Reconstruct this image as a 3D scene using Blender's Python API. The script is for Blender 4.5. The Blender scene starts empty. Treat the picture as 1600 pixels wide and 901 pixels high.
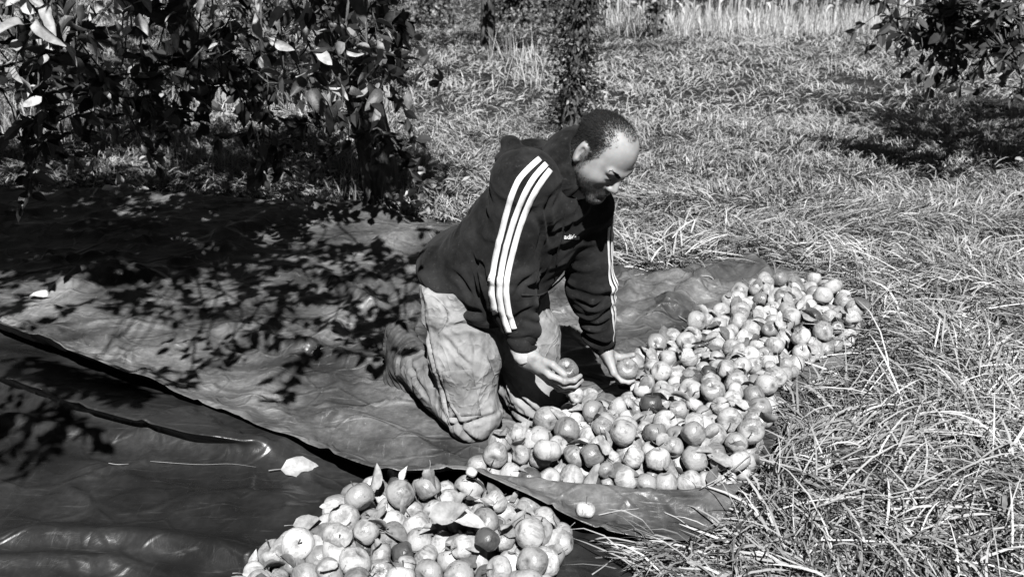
import bpy, bmesh, math, random, time
import numpy as np
from mathutils import Vector, Matrix, noise as mnoise
from mathutils.bvhtree import BVHTree

T0 = time.time()
random.seed(7)
RNG = np.random.default_rng(7)
scene = bpy.context.scene
COL = scene.collection

# ------------------------------------------------------------------ camera
CAM_H, PITCH, FPX = 1.5, math.radians(20.0), 1570.0      # eye height, tilt down, focal length for a 1600 px wide frame
cam_d = bpy.data.cameras.new('camera')
cam = bpy.data.objects.new('camera', cam_d)
COL.objects.link(cam)
cam.location = (0, 0, CAM_H)
cam.rotation_euler = (math.pi / 2 - PITCH, 0, 0)
cam_d.sensor_width = 36
cam_d.lens = 36 * FPX / 1600
cam_d.clip_start, cam_d.clip_end = 0.05, 500
cam_d.dof.use_dof = True
cam_d.dof.focus_distance = 2.9
cam_d.dof.aperture_fstop = 6.3
scene.camera = cam

# ------------------------------------------------------------------ light: high clear sun from behind the photographer, black-and-white film through a red filter
SUN_TRAVEL = Vector((-0.055, 0.83, -0.91)).normalized()
world = bpy.data.worlds.new('World')
scene.world = world
world.use_nodes = True
wn = world.node_tree
wn.nodes.clear()
sky = wn.nodes.new('ShaderNodeTexSky')
sky.sky_type = 'NISHITA'
sky.sun_disc = False
sky.sun_elevation = math.asin(-SUN_TRAVEL.z)
sky.sun_rotation = math.atan2(-SUN_TRAVEL.x, -SUN_TRAVEL.y)
sky.air_density = 0.4
sky.dust_density = 0.0
sep = wn.nodes.new('ShaderNodeSeparateColor')             # the red channel of the sky, as a red filter records it
bg = wn.nodes.new('ShaderNodeBackground')
bg.inputs['Strength'].default_value = 0.05
wout = wn.nodes.new('ShaderNodeOutputWorld')
wn.links.new(sky.outputs[0], sep.inputs[0])
wn.links.new(sep.outputs[0], bg.inputs[0])
wn.links.new(bg.outputs[0], wout.inputs[0])

sun_d = bpy.data.lights.new('sun', 'SUN')
sun_d.energy = 5.0
sun_d.angle = math.radians(0.53)
sun_d.color = (1.0, 0.995, 0.99)
sun = bpy.data.objects.new('sun', sun_d)
COL.objects.link(sun)
sun.rotation_euler = SUN_TRAVEL.to_track_quat('-Z', 'Y').to_euler()
sun.location = (0, -4, 6)

scene.view_settings.view_transform = 'Standard'
scene.view_settings.look = 'None'
scene.view_settings.gamma = 1
scene.view_settings.use_curve_mapping = False
scene.view_settings.exposure = 0.85
scene.cycles.max_bounces = 6
scene.cycles.diffuse_bounces = 0
scene.cycles.transparent_max_bounces = 8

# ------------------------------------------------------------------ helpers
FWD = np.array([0, math.cos(PITCH), -math.sin(PITCH)])
UPV = np.array([0, math.sin(PITCH), math.cos(PITCH)])
EYE = np.array([0, 0, CAM_H])

def ray(u, v):
    return np.array([(u - 800) / FPX, 0, 0]) + UPV * ((450.5 - v) / FPX) + FWD

def on_z(u, v, z=0.0):
    d = ray(u, v)
    t = (z - CAM_H) / d[2]
    return EYE + d * t

def at_y(u, v, y):
    d = ray(u, v)
    return EYE + d * (y / d[1])

def proj(P):
    P = np.asarray(P, float) - EYE
    z = P @ FWD
    return 800 + FPX * P[..., 0] / z, 450.5 - FPX * (P @ UPV) / z, z

def tag(o, label=None, cat=None, group=None, kind=None):
    if label: o['label'] = label
    if cat: o['category'] = cat
    if group: o['group'] = group
    if kind: o['kind'] = kind
    return o

def link(o, parent=None):
    COL.objects.link(o)
    if parent is not None:
        o.parent = parent
    return o

def empty(name, loc=(0, 0, 0)):
    o = bpy.data.objects.new(name, None)
    o.empty_display_size = 0.1
    o.location = loc
    COL.objects.link(o)
    return o

def mesh_np(name, V, quads=None, tris=None, attrs=None, smooth=True, mat=None):
    """mesh data from numpy arrays; attrs: {name: per-vertex float array}"""
    me = bpy.data.meshes.new(name)
    V = np.asarray(V, np.float32)
    nq = 0 if quads is None else len(quads)
    nt = 0 if tris is None else len(tris)
    idx = []
    if nq: idx.append(np.asarray(quads, np.int32).ravel())
    if nt: idx.append(np.asarray(tris, np.int32).ravel())
    idx = np.concatenate(idx)
    me.vertices.add(len(V))
    me.vertices.foreach_set('co', V.ravel())
    me.loops.add(len(idx))
    me.loops.foreach_set('vertex_index', idx)
    me.polygons.add(nq + nt)
    starts = np.concatenate([np.arange(nq) * 4, nq * 4 + np.arange(nt) * 3]).astype(np.int32)
    me.polygons.foreach_set('loop_start', starts)
    me.polygons.foreach_set('use_smooth', np.full(nq + nt, bool(smooth)))
    me.update(calc_edges=True)
    if attrs:
        for k, a in attrs.items():
            at = me.attributes.new(k, 'FLOAT', 'POINT')
            at.data.foreach_set('value', np.asarray(a, np.float32))
    if mat: me.materials.append(mat)
    return me

def obj(name, me, parent=None, loc=None):
    o = bpy.data.objects.new(name, me)
    link(o, parent)
    if loc is not None: o.location = loc
    return o

def _hash(ix, iy, iz, seed):
    n = (ix.astype(np.int64) * 374761393 + iy.astype(np.int64) * 668265263 + iz.astype(np.int64) * 2147483647 + seed * 1274126177) & 0xFFFFFFFF
    n = ((n ^ (n >> 13)) * 1274126177) & 0xFFFFFFFF
    n = (n ^ (n >> 16)) & 0xFFFFFF
    return n / float(0xFFFFFF) * 2 - 1

def noise3(P, seed=0):
    """smooth value noise in -1..1"""
    P = np.asarray(P, float)
    I = np.floor(P)
    F = P - I
    F = F * F * F * (F * (F * 6 - 15) + 10)
    I = I.astype(np.int64)
    out = 0
    for dx in (0, 1):
        wx = F[..., 0] if dx else 1 - F[..., 0]
        for dy in (0, 1):
            wy = F[..., 1] if dy else 1 - F[..., 1]
            for dz in (0, 1):
                wz = F[..., 2] if dz else 1 - F[..., 2]
                out = out + wx * wy * wz * _hash(I[..., 0] + dx, I[..., 1] + dy, I[..., 2] + dz, seed)
    return out

def fbm(P, seed=0, octaves=3):
    s, a, t = 0, 1.0, 0
    for o in range(octaves):
        s = s + a * noise3(np.asarray(P) * (2 ** o) + o * 17.3, seed + o)
        t += a
        a *= 0.5
    return s / t

def unit(v):
    v = np.asarray(v, float)
    return v / np.linalg.norm(v)

def smoothstep(a, b, x):
    t = np.clip((np.asarray(x, float) - a) / (b - a), 0, 1)
    return t * t * (3 - 2 * t)

def inside(poly, X, Y):
    poly = np.asarray(poly)
    X = np.asarray(X); Y = np.asarray(Y)
    r = np.zeros(X.shape, bool)
    n = len(poly)
    for i in range(n):
        x1, y1 = poly[i][:2]; x2, y2 = poly[(i + 1) % n][:2]
        if y1 == y2: continue
        c = ((y1 > Y) != (y2 > Y)) & (X < (x2 - x1) * (Y - y1) / (y2 - y1) + x1)
        r ^= c
    return r

def dist_poly(line, X, Y, closed=False):
    """distance to a polyline, with the running parameter and the side (+ left of its direction)"""
    line = np.asarray(line, float)
    best = np.full(np.shape(X), 1e9); bt = np.zeros(np.shape(X)); side = np.zeros(np.shape(X))
    n = len(line)
    for i in range(n if closed else n - 1):
        a = line[i][:2]; b = line[(i + 1) % n][:2]
        ab = b - a
        t = np.clip(((X - a[0]) * ab[0] + (Y - a[1]) * ab[1]) / (ab @ ab + 1e-12), 0, 1)
        dx = X - a[0] - t * ab[0]; dy = Y - a[1] - t * ab[1]
        d = np.hypot(dx, dy)
        m = d < best
        best = np.where(m, d, best)
        bt = np.where(m, i + t, bt)
        side = np.where(m, np.sign(ab[0] * dy - ab[1] * dx), side)
    return best, bt, side

def resample(pts, n):
    pts = np.asarray(pts, float)
    # Catmull-Rom through the points
    P = np.vstack([2 * pts[0] - pts[1], pts, 2 * pts[-1] - pts[-2]])
    out = []
    m = len(pts) - 1
    for s in np.linspace(0, m, n):
        i = min(int(s), m - 1); t = s - i
        p0, p1, p2, p3 = P[i], P[i + 1], P[i + 2], P[i + 3]
        out.append(0.5 * ((2 * p1) + (-p0 + p2) * t + (2 * p0 - 5 * p1 + 4 * p2 - p3) * t * t + (-p0 + 3 * p1 - 3 * p2 + p3) * t ** 3))
    return np.array(out)

def tube_np(path, radii, k=8, cap=True):
    path = np.asarray(path, float); n = len(path)
    radii = np.broadcast_to(radii, (n,))
    tang = np.gradient(path, axis=0)
    tang /= np.linalg.norm(tang, axis=1)[:, None] + 1e-9
    ref = np.array([0, 0, 1.0]) if abs(tang[0][2]) < 0.9 else np.array([1.0, 0, 0])
    V = []
    a = ref
    for i in range(n):
        a = a - tang[i] * (a @ tang[i]); a = a / (np.linalg.norm(a) + 1e-9)
        b = np.cross(tang[i], a)
        th = np.linspace(0, 2 * math.pi, k, endpoint=False)
        V.append(path[i] + radii[i] * (np.cos(th)[:, None] * a + np.sin(th)[:, None] * b))
    V = np.concatenate(V)
    i, j = np.meshgrid(np.arange(n - 1), np.arange(k), indexing='ij')
    q = np.stack([i * k + j, i * k + (j + 1) % k, (i + 1) * k + (j + 1) % k, (i + 1) * k + j], -1).reshape(-1, 4)
    t = []
    if cap:
        V = np.vstack([V, path[0], path[-1]])
        c0, c1 = n * k, n * k + 1
        for j in range(k):
            t.append((c0, (j + 1) % k, j)); t.append((c1, (n - 1) * k + j, (n - 1) * k + (j + 1) % k))
    return V, q, np.array(t, int).reshape(-1, 3)

class Soup:
    """collects numpy pieces into one mesh"""
    def __init__(s): s.V = []; s.Q = []; s.T = []; s.A = []; s.n = 0
    def add(s, V, q=None, t=None, shade=0.5):
        V = np.asarray(V)
        if q is not None and len(q): s.Q.append(np.asarray(q) + s.n)
        if t is not None and len(t): s.T.append(np.asarray(t) + s.n)
        s.V.append(V); s.A.append(np.broadcast_to(shade, (len(V),)))
        s.n += len(V)
    def mesh(s, name, mat=None, smooth=True):
        return mesh_np(name, np.concatenate(s.V), np.concatenate(s.Q) if s.Q else None, np.concatenate(s.T) if s.T else None,
                       {'shade': np.concatenate(s.A)}, smooth, mat)

# ------------------------------------------------------------------ materials (all greys: the picture is black and white)
class NT:
    def __init__(s, name):
        s.m = bpy.data.materials.new(name); s.m.use_nodes = True
        s.t = s.m.node_tree; s.b = s.t.nodes['Principled BSDF']; s.out = s.t.nodes['Material Output']
    def n(s, typ, **kw):
        nd = s.t.nodes.new(typ)
        for k, v in kw.items(): setattr(nd, k, v)
        return nd
    def l(s, a, b): s.t.links.new(a, b)
    def val(s, x):
        if isinstance(x, (int, float)):
            v = s.n('ShaderNodeValue'); v.outputs[0].default_value = x; return v.outputs[0]
        return x
    def math(s, op, a, b=None, clamp=False):
        m = s.n('ShaderNodeMath', operation=op, use_clamp=clamp)
        for i, x in enumerate((a, b)):
            if x is None: continue
            if isinstance(x, (int, float)): m.inputs[i].default_value = x
            else: s.l(x, m.inputs[i])
        return m.outputs[0]
    def noise(s, scale, detail=4, rough=0.55, coord='Object', stretch=None, dist=0.0):
        tc = s.n('ShaderNodeTexCoord'); src = tc.outputs[coord]
        if stretch:
            mp = s.n('ShaderNodeMapping'); mp.inputs['Scale'].default_value = stretch[0]
            mp.inputs['Rotation'].default_value = stretch[1] if len(stretch) > 1 else (0, 0, 0)
            s.l(src, mp.inputs[0]); src = mp.outputs[0]
        nz = s.n('ShaderNodeTexNoise'); nz.inputs['Scale'].default_value = scale
        nz.inputs['Detail'].default_value = detail; nz.inputs['Roughness'].default_value = rough
        nz.inputs['Distortion'].default_value = dist
        s.l(src, nz.inputs['Vector'])
        return nz.outputs[0]
    def ramp(s, x, a, b, lo=0.0, hi=1.0):
        r = s.n('ShaderNodeMapRange'); r.interpolation_type = 'SMOOTHSTEP'
        s.l(x, r.inputs[0])
        for i, v in enumerate((a, b, lo, hi)): r.inputs[i + 1].default_value = v
        return r.outputs[0]
    def attr(s, name):
        a = s.n('ShaderNodeAttribute'); a.attribute_name = name; return a.outputs['Fac']
    def base(s, x):
        if isinstance(x, (int, float)): s.b.inputs['Base Color'].default_value = (x, x, x, 1)
        else: s.l(x, s.b.inputs['Base Color'])
    def bump(s, h, strength=0.3, dist=0.01):
        b = s.n('ShaderNodeBump'); b.inputs['Strength'].default_value = strength; b.inputs['Distance'].default_value = dist
        s.l(h, b.inputs['Height']); s.l(b.outputs[0], s.b.inputs['Normal']); return b
    def set(s, rough=0.6, spec=0.5, **kw):
        s.b.inputs['Roughness'].default_value = rough
        s.b.inputs['Specular IOR Level'].default_value = spec
        for k, v in kw.items(): s.b.inputs[k.replace('_', ' ')].default_value = v
        return s.m
    def translucent(s, amount, colour):
        tr = s.n('ShaderNodeBsdfTranslucent'); mx = s.n('ShaderNodeMixShader'); mx.inputs[0].default_value = amount
        if isinstance(colour, (int, float)): tr.inputs[0].default_value = (colour,) * 3 + (1,)
        else: s.l(colour, tr.inputs[0])
        s.l(s.b.outputs[0], mx.inputs[1]); s.l(tr.outputs[0], mx.inputs[2]); s.l(mx.outputs[0], s.out.inputs[0])

def m_grass():
    k = NT('grass_blade'); c = k.attr('shade'); k.base(c); k.set(0.5, 0.35); k.translucent(0.12, c); return k.m
def m_leaf():
    """upper face dark and glossy, lower face pale and downy"""
    k = NT('tree_leaf'); g = k.n('ShaderNodeNewGeometry'); sh = k.attr('shade')
    lo = k.math('MULTIPLY', sh, 1.6)
    mx = k.n('ShaderNodeMix'); k.l(g.outputs['Backfacing'], mx.inputs[0]); k.l(sh, mx.inputs[2]); k.l(lo, mx.inputs[3])
    k.base(mx.outputs[0]); k.set(0.42, 0.45); k.translucent(0.22, sh); return k.m
def m_leaf_obj(name='picked_leaf'):
    k = NT(name); oi = k.n('ShaderNodeObjectInfo'); g = k.n('ShaderNodeNewGeometry')
    nz = k.noise(4, 4); v = k.math('MULTIPLY', oi.outputs['Color'], k.ramp(nz, 0.3, 0.7, 0.6, 1.15))
    lo = k.math('MULTIPLY', v, 1.35)
    vein = k.attr('shade')
    v = k.math('MULTIPLY', v, vein)
    mx = k.n('ShaderNodeMix'); k.l(g.outputs['Backfacing'], mx.inputs[0]); k.l(v, mx.inputs[2]); k.l(lo, mx.inputs[3])
    k.base(mx.outputs[0]); k.bump(k.noise(14, 3), 0.3, 0.002); k.set(0.45, 0.4); k.translucent(0.2, v); return k.m
def m_bark():
    k = NT('bark'); n1 = k.noise(9, 6, 0.65, stretch=((3, 3, 0.7),)); k.base(k.ramp(n1, 0.3, 0.75, 0.035, 0.16))
    k.bump(n1, 0.9, 0.03); k.set(0.9, 0.2); return k.m
def m_ground():
    k = NT('earth_and_thatch'); n1 = k.noise(3.0, 6, 0.6, 'Object'); n2 = k.noise(60, 4, 0.7, 'Object')
    v = k.math('MULTIPLY', k.ramp(n1, 0.35, 0.7, 0.025, 0.06), k.ramp(n2, 0.25, 0.75, 0.35, 1.5)); k.base(v)
    k.bump(n2, 0.8, 0.02); k.set(0.95, 0.1); return k.m
def m_tarp(name, dusty, tone, bmp=0.5, r0=0.29):
    k = NT(name)
    big = k.noise(2.2, 5, 0.6); fine = k.noise(45, 5, 0.65)
    streak = k.noise(7, 6, 0.7, stretch=((1.0, 9.0, 1.0), (0, 0, math.radians(28))))
    streak2 = k.noise(11, 5, 0.7, stretch=((8.0, 1.0, 1.0), (0, 0, math.radians(-12))))
    scuff = k.noise(19, 6, 0.75, dist=1.5)
    grit = k.noise(150, 3, 0.7)
    d = k.math('MULTIPLY', k.ramp(big, 0.32, 0.72, 0.05, 0.75), k.ramp(fine, 0.2, 0.8, 0.6, 1.2))
    d = k.math('ADD', d, k.math('MULTIPLY', k.ramp(grit, 0.66, 0.76), 0.8))
    d = k.math('ADD', d, k.math('MULTIPLY', k.ramp(streak, 0.56, 0.76), 0.75))
    d = k.math('ADD', d, k.math('MULTIPLY', k.ramp(streak2, 0.60, 0.78), 0.5))
    d = k.math('ADD', d, k.math('MULTIPLY', k.ramp(scuff, 0.68, 0.8), 0.9), clamp=True)
    v = k.math('ADD', tone, k.math('MULTIPLY', d, dusty)); k.base(v)
    rr = k.math('ADD', r0, k.math('MULTIPLY', d, 0.3)); k.l(rr, k.b.inputs['Roughness'])
    wv = k.noise(420, 2, 0.5)
    h = k.math('ADD', k.math('MULTIPLY', k.noise(14, 5, 0.6, dist=0.8), 1.0), k.math('MULTIPLY', wv, 0.05))
    # crumple: a net of sharp pressed creases at two sizes
    tc = k.n('ShaderNodeTexCoord'); wob = k.n('ShaderNodeTexNoise'); wob.inputs['Scale'].default_value = 3.0; k.l(tc.outputs['Object'], wob.inputs['Vector'])
    for sc, am, wd in ((2.3, 1.3, .05), (6.5, .55, .07)):
        ad = k.n('ShaderNodeVectorMath', operation='MULTIPLY_ADD'); k.l(wob.outputs[1], ad.inputs[0]); ad.inputs[1].default_value = (.22, .22, 0); k.l(tc.outputs['Object'], ad.inputs[2])
        vo = k.n('ShaderNodeTexVoronoi'); vo.feature = 'DISTANCE_TO_EDGE'; vo.inputs['Scale'].default_value = sc; k.l(ad.outputs[0], vo.inputs['Vector'])
        h = k.math('ADD', h, k.math('MULTIPLY', k.ramp(vo.outputs['Distance'], 0.0, wd, 1.0, 0.0), am))
    k.bump(h, bmp, 0.012)
    k.b.inputs['Specular IOR Level'].default_value = 0.6
    return k.m
def m_apple(use_obj=True):
    k = NT('apple_skin' if use_obj else 'apple_skin_massed')
    if use_obj:
        c = k.n('ShaderNodeObjectInfo').outputs['Color']
        rnd = k.n('ShaderNodeObjectInfo').outputs['Random']
    else:
        c = k.attr('shade'); rnd = k.attr('shade')
    tc = k.n('ShaderNodeTexCoord')
    off = k.n('ShaderNodeVectorMath', operation='ADD'); k.l(tc.outputs['Object'], off.inputs[0])
    cx = k.n('ShaderNodeCombineXYZ'); mm = k.math('MULTIPLY', rnd, 37.0)
    for i in range(3): k.l(mm, cx.inputs[i])
    k.l(cx.outputs[0], off.inputs[1])
    def nz(scale, detail, rough=0.55, src=None):
        n = k.n('ShaderNodeTexNoise'); n.inputs['Scale'].default_value = scale; n.inputs['Detail'].default_value = detail
        n.inputs['Roughness'].default_value = rough; k.l(src or off.outputs[0], n.inputs['Vector']); return n.outputs[0]
    mp = k.n('ShaderNodeMapping'); mp.inputs['Scale'].default_value = (1, 1, 0.16); k.l(off.outputs[0], mp.inputs[0])
    st = nz(5, 3, 0.6, mp.outputs[0])
    blush = k.ramp(nz(0.75, 3), 0.42, 0.62)
    fac = k.math('MULTIPLY', blush, k.ramp(st, 0.35, 0.65, 0.35, 1.0))
    bruise = k.ramp(nz(2.4, 5, 0.65), 0.60, 0.70, 1.0, 0.35)
    spot = k.ramp(nz(15, 1), 0.70, 0.76, 1.0, 1.25)
    v = k.math('MULTIPLY', c, k.math('SUBTRACT', 1.12, k.math('MULTIPLY', fac, 0.62)))
    v = k.math('MULTIPLY', v, bruise); v = k.math('MULTIPLY', v, spot)
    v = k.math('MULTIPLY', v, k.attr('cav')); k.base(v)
    k.bump(nz(4, 4), 0.16, 0.03)
    k.set(0.33, 0.45, Coat_Weight=0.08, Coat_Roughness=0.25); return k.m
def m_plain(name, v, rough=0.7, spec=0.3, nscale=40, lo=0.75, hi=1.2, bump=0.3, bd=0.003):
    k = NT(name); n = k.noise(nscale, 5, 0.6); k.base(k.math('MULTIPLY', v, k.ramp(n, 0.3, 0.7, lo, hi))); k.bump(n, bump, bd); k.set(rough, spec); return k.m
def m_fleece():
    k = NT('dark_fleece'); a = k.noise(9, 5, 0.65); b = k.noise(260, 3, 0.6); lint = k.noise(75, 5, 0.8)
    v = k.math('ADD', k.ramp(a, 0.3, 0.70, 0.003, 0.024), k.ramp(lint, 0.56, 0.8, 0.0, 0.05)); k.base(v)
    k.bump(k.math('ADD', k.math('MULTIPLY', b, 0.3), k.noise(30, 4)), 0.6, 0.005); k.set(0.95, 0.12, Sheen_Weight=0.03, Sheen_Roughness=0.6); return k.m
def m_canvas():
    k = NT('work_trouser_canvas'); a = k.noise(7, 6, 0.65, dist=0.6); b = k.noise(24, 5, 0.7); w = k.noise(300, 2)
    worn = k.ramp(a, 0.36, 0.68, 0.21, 0.32)
    v = k.math('MULTIPLY', worn, k.ramp(b, 0.3, 0.7, 0.84, 1.12)); v = k.math('MULTIPLY', v, k.attr('shade'))
    v = k.math('MULTIPLY', v, k.ramp(k.noise(5.5, 5, 0.6, dist=1.2), 0.50, 0.60, 1.0, 0.74)); v = k.math('MULTIPLY', v, k.ramp(k.noise(28, 4, 0.7), 0.60, 0.68, 1.0, 0.78)); k.base(v)
    rg = k.math('SUBTRACT', 1.0, k.math('MULTIPLY', k.math('ABSOLUTE', k.math('SUBTRACT', k.noise(5.0, 3, 0.5, dist=0.9, stretch=((1.0, 1.0, 0.55), (0.4, 0.3, 0.2))), 0.5)), 9.0), clamp=True)
    rg2 = k.math('SUBTRACT', 1.0, k.math('MULTIPLY', k.math('ABSOLUTE', k.math('SUBTRACT', k.noise(9.0, 2, 0.5, dist=1.3), 0.5)), 9.0), clamp=True)
    hh = k.math('ADD', k.math('MULTIPLY', k.math('POWER', rg, 2.0), 3.0), k.math('MULTIPLY', k.math('POWER', rg2, 2.0), 1.4))
    k.bump(k.math('ADD', hh, k.math('ADD', b, k.math('MULTIPLY', w, 0.25))), 0.38, 0.0045); k.set(0.9, 0.15); return k.m
def m_skin():
    k = NT('skin'); b = k.noise(35, 4); p = k.noise(420, 2)
    v = k.math('MULTIPLY', k.attr('shade'), k.ramp(b, 0.3, 0.7, 0.88, 1.08)); k.base(v)
    k.bump(p, 0.12, 0.001); k.set(0.5, 0.4, Subsurface_Weight=0.04, Subsurface_Scale=0.01); return k.m

M = dict(grass=m_grass(), leaf=m_leaf(), leaf_obj=m_leaf_obj(), bark=m_bark(), ground=m_ground(),
         tarp=m_tarp('upper_tarp_plastic', 0.24, 0.016, .5, .32), tarp2=m_tarp('lower_tarp_plastic', 0.035, 0.009, .26, .22),
         apple=m_apple(True), apple_mass=m_apple(False), fleece=m_fleece(), canvas=m_canvas(), skin=m_skin(),
         white=m_plain('white_tape', 0.78, 0.6, 0.3, 90, 0.92, 1.05, 0.15),
         hair=m_plain('dark_hair', 0.009, 0.7, 0.2, 300, 0.6, 1.6, 0.2),
         shirt=m_plain('pale_shirt_cotton', 0.42, 0.9, 0.1, 60, 0.85, 1.1, 0.4),
         boot=m_plain('scuffed_boot_leather', 0.055, 0.75, 0.3, 28, 0.5, 1.6, 0.5, 0.006),
         sole=m_plain('boot_rubber', 0.07, 0.85, 0.2, 40, 0.5, 1.7, 0.5, 0.006),
         stalk=m_plain('woody_stalk', 0.07, 0.8, 0.2, 200, 0.6, 1.4, 0.3),
         straw=m_plain('dry_straw', 0.30, 0.6, 0.3, 120, 0.8, 1.15, 0.2),
         seam=m_plain('dark_seam', 0.03, 0.9, 0.1))

# ================================================================== THE SETTING
# ------------------------------------------------------------------ tarpaulin outlines (ground coordinates, metres)
FRONT = np.array([on_z(u, v, h) for u, v, h in [
    (-330, 400, .04), (-160, 455, .07), (0, 513, .10), (120, 560, .095), (250, 612, .06), (370, 662, .045), (482, 702, .07), (527, 720, .09),
    (580, 739, .105), (625, 746, .11), (715, 745, .105), (756, 756, .10), (809, 778, .085), (846, 795, .075), (886, 816, .065),
    (936, 836, .05), (1004, 850, .025), (1064, 855, .015), (1115, 843, .02), (1152, 802, .035), (1169, 772, .05)]])
BACK = np.array([on_z(u, v, .02) for u, v in [
    (-330, 318), (-160, 305), (0, 298), (160, 293), (300, 303), (400, 312), (500, 322), (600, 335), (700, 348), (760, 362), (830, 385), (890, 402),
    (940, 412), (985, 420), (1030, 428), (1070, 418), (1110, 408), (1165, 402), (1200, 412), (1260, 428), (1345, 478)]])
RIGHT = np.array([on_z(u, v, .02) for u, v in [(1169, 772), (1205, 700), (1250, 640), (1300, 590), (1330, 545), (1350, 505), (1345, 478)]])
RIDGE = np.array([on_z(u, v, .07) for u, v in [(640, 738), (700, 742), (767, 752), (848, 762), (909, 768), (1004, 772), (1098, 772), (1169, 768)]])
TARP_POLY = np.vstack([FRONT, RIGHT[1:], BACK[::-1][1:]])[:, :2]

def ridges(P, specs):
    """sum of crease ridges: (polyline, height, width, steepness on the left side)"""
    z = np.zeros(P.shape[:-1])
    for line, h, w, ws in specs:
        d, t, side = dist_poly(line, P[..., 0], P[..., 1])
        n = len(line) - 1
        taper = smoothstep(0, 0.25 * n, t) * smoothstep(0, 0.4 * n, n - t)
        ww = np.where(side > 0, ws, w)
        z = z + h * taper * np.exp(-(d / ww) ** 2)
    return z

def px_line(*pts, z=0.02):
    return [on_z(u, v, z) for u, v in pts]

BVHS = []
def lay(u, v, off=.004):
    """the point of the tarpaulins met along a line of sight, a little above the sheet"""
    d = Vector(unit(ray(u, v))); best = None
    for b in BVHS:
        h = b.ray_cast(Vector(EYE), d)
        if h[0] is not None and (best is None or h[3] < best[3]): best = h
    if best is None: return on_z(u, v, .02)
    return np.array(best[0]) + np.array([0, 0, off])

def upper_tarp():
    ns, nt = 330, 145
    F = resample(FRONT, ns); B = resample(BACK, ns)
    R = resample(RIGHT, nt)
    t = (np.arange(nt) / (nt - 1)) ** 1.25
    P = F[:, None, :] * (1 - t)[None, :, None] + B[:, None, :] * t[None, :, None]
    # bow the last columns out to the right-hand edge curve
    lin = F[-1][None] * (1 - t)[:, None] + B[-1][None] * t[:, None]
    s = np.linspace(0, 1, ns)
    P[..., :2] += (smoothstep(0.82, 1.0, s)[:, None, None] * (R - lin)[None])[..., :2]
    edge_h = resample(FRONT, ns)[:, 2]
    XY = P[..., :2]
    Q = np.dstack([XY, np.zeros(XY.shape[:2])])
    dE = np.linalg.norm(P[:, :1, :2] - XY, axis=-1)
    z = 0.018 + edge_h[:, None] * np.exp(-(dE / 0.11) ** 2) * (1 - 0.0 * dE)
    dR, tR, sR = dist_poly(RIDGE, XY[..., 0], XY[..., 1])
    n = len(RIDGE) - 1
    rid = 0.068 * smoothstep(0, 1.6, tR) * np.where(sR > 0, np.exp(-(dR / .045) ** 2), np.exp(-(dR / .10) ** 2))
    z = np.maximum(z, 0.018 + rid) + 0.004
    z += ridges(Q, [
        (px_line((290, 395), (420, 345), (560, 330), (690, 352)), .05, .10, .07),
        (px_line((60, 470), (160, 430), (300, 430)), .07, .09, .05),
        (px_line((560, 400), (640, 372), (720, 366)), .05, .08, .05),
        (px_line((450, 395), (560, 470), (640, 520)), .035, .035, .05),
        (px_line((590, 430), (520, 520), (420, 600), (380, 650)), .03, .05, .035),
        (px_line((300, 500), (440, 545), (600, 580), (660, 640)), .03, .03, .05),
        (px_line((610, 440), (660, 500), (640, 560)), .02, .03, .03),
        (px_line((950, 450), (1010, 470), (1075, 500), (1090, 520)), .02, .025, .03),
        (px_line((1020, 425), (1090, 440), (1140, 455)), .03, .03, .025),
        (px_line((1000, 520), (1050, 480), (1110, 430), (1165, 404)), .045, .05, .045),
        (px_line((1160, 402), (1195, 430), (1200, 460)), .05, .05, .04),
        (px_line((945, 470), (1000, 500), (1030, 540)), .016, .02, .02),
        (px_line((960, 415), (985, 440), (980, 480)), .02, .03, .02),
        (px_line((560, 700), (640, 690), (720, 720)), .018, .04, .03),
        (px_line((480, 640), (560, 660), (700, 700)), .02, .03, .05),
        (px_line((360, 620), (420, 640), (520, 690)), .018, .03, .03),
    ])
    N = np.dstack([XY, np.zeros(XY.shape[:2])])
    z += .010 * fbm(N * 2.2, 3, 2) + .0025 * fbm(N * 7, 5, 2)
    cr = 1 - np.abs(fbm(np.dstack([XY[..., 0] * 3 + XY[..., 1] * 2, XY[..., 1] * 5 - XY[..., 0] * 2, XY[..., 0] * 0]), 9, 2))
    z += .022 * np.maximum(0, cr - .82) / .18 * (0.25 + 0.75 * smoothstep(-.6, .2, noise3(N * 1.3, 4)))
    cr2 = 1 - np.abs(fbm(np.dstack([XY[..., 0] * 6 - XY[..., 1] * 5, XY[..., 1] * 6 + XY[..., 0] * 4, XY[..., 0] * 0 + 5]), 19, 2))
    z += .009 * np.maximum(0, cr2 - .85) / .15
    # lies flat under the knees and the heap
    flat = inside(HEAP_A, XY[..., 0], XY[..., 1]) | (np.hypot(XY[..., 0] + .02, XY[..., 1] - 2.85) < .28)
    near_edge = np.exp(-(dE / 0.07) ** 2)
    z = np.where(flat & (dE > .12), np.minimum(z, .022 + np.maximum(rid - .01, 0)), z)
    z = np.maximum(z, .008)
    V = np.dstack([XY, z]).reshape(-1, 3)
    i, j = np.meshgrid(np.arange(ns - 1), np.arange(nt - 1), indexing='ij')
    q = np.stack([i * nt + j, (i + 1) * nt + j, (i + 1) * nt + j + 1, i * nt + j + 1], -1).reshape(-1, 4)
    me = mesh_np('tarpaulin', V, q, mat=M['tarp'])
    BVHS.append(BVHTree.FromPolygons([tuple(v) for v in V], [tuple(int(k) for k in f) for f in q]))
    o = obj('tarpaulin', me)
    sol = o.modifiers.new('thickness', 'SOLIDIFY'); sol.thickness = .0018; sol.offset = -1
    return tag(o, 'dark crumpled plastic tarpaulin spread under the kneeling man and long apple heap', 'tarpaulin')

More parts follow.
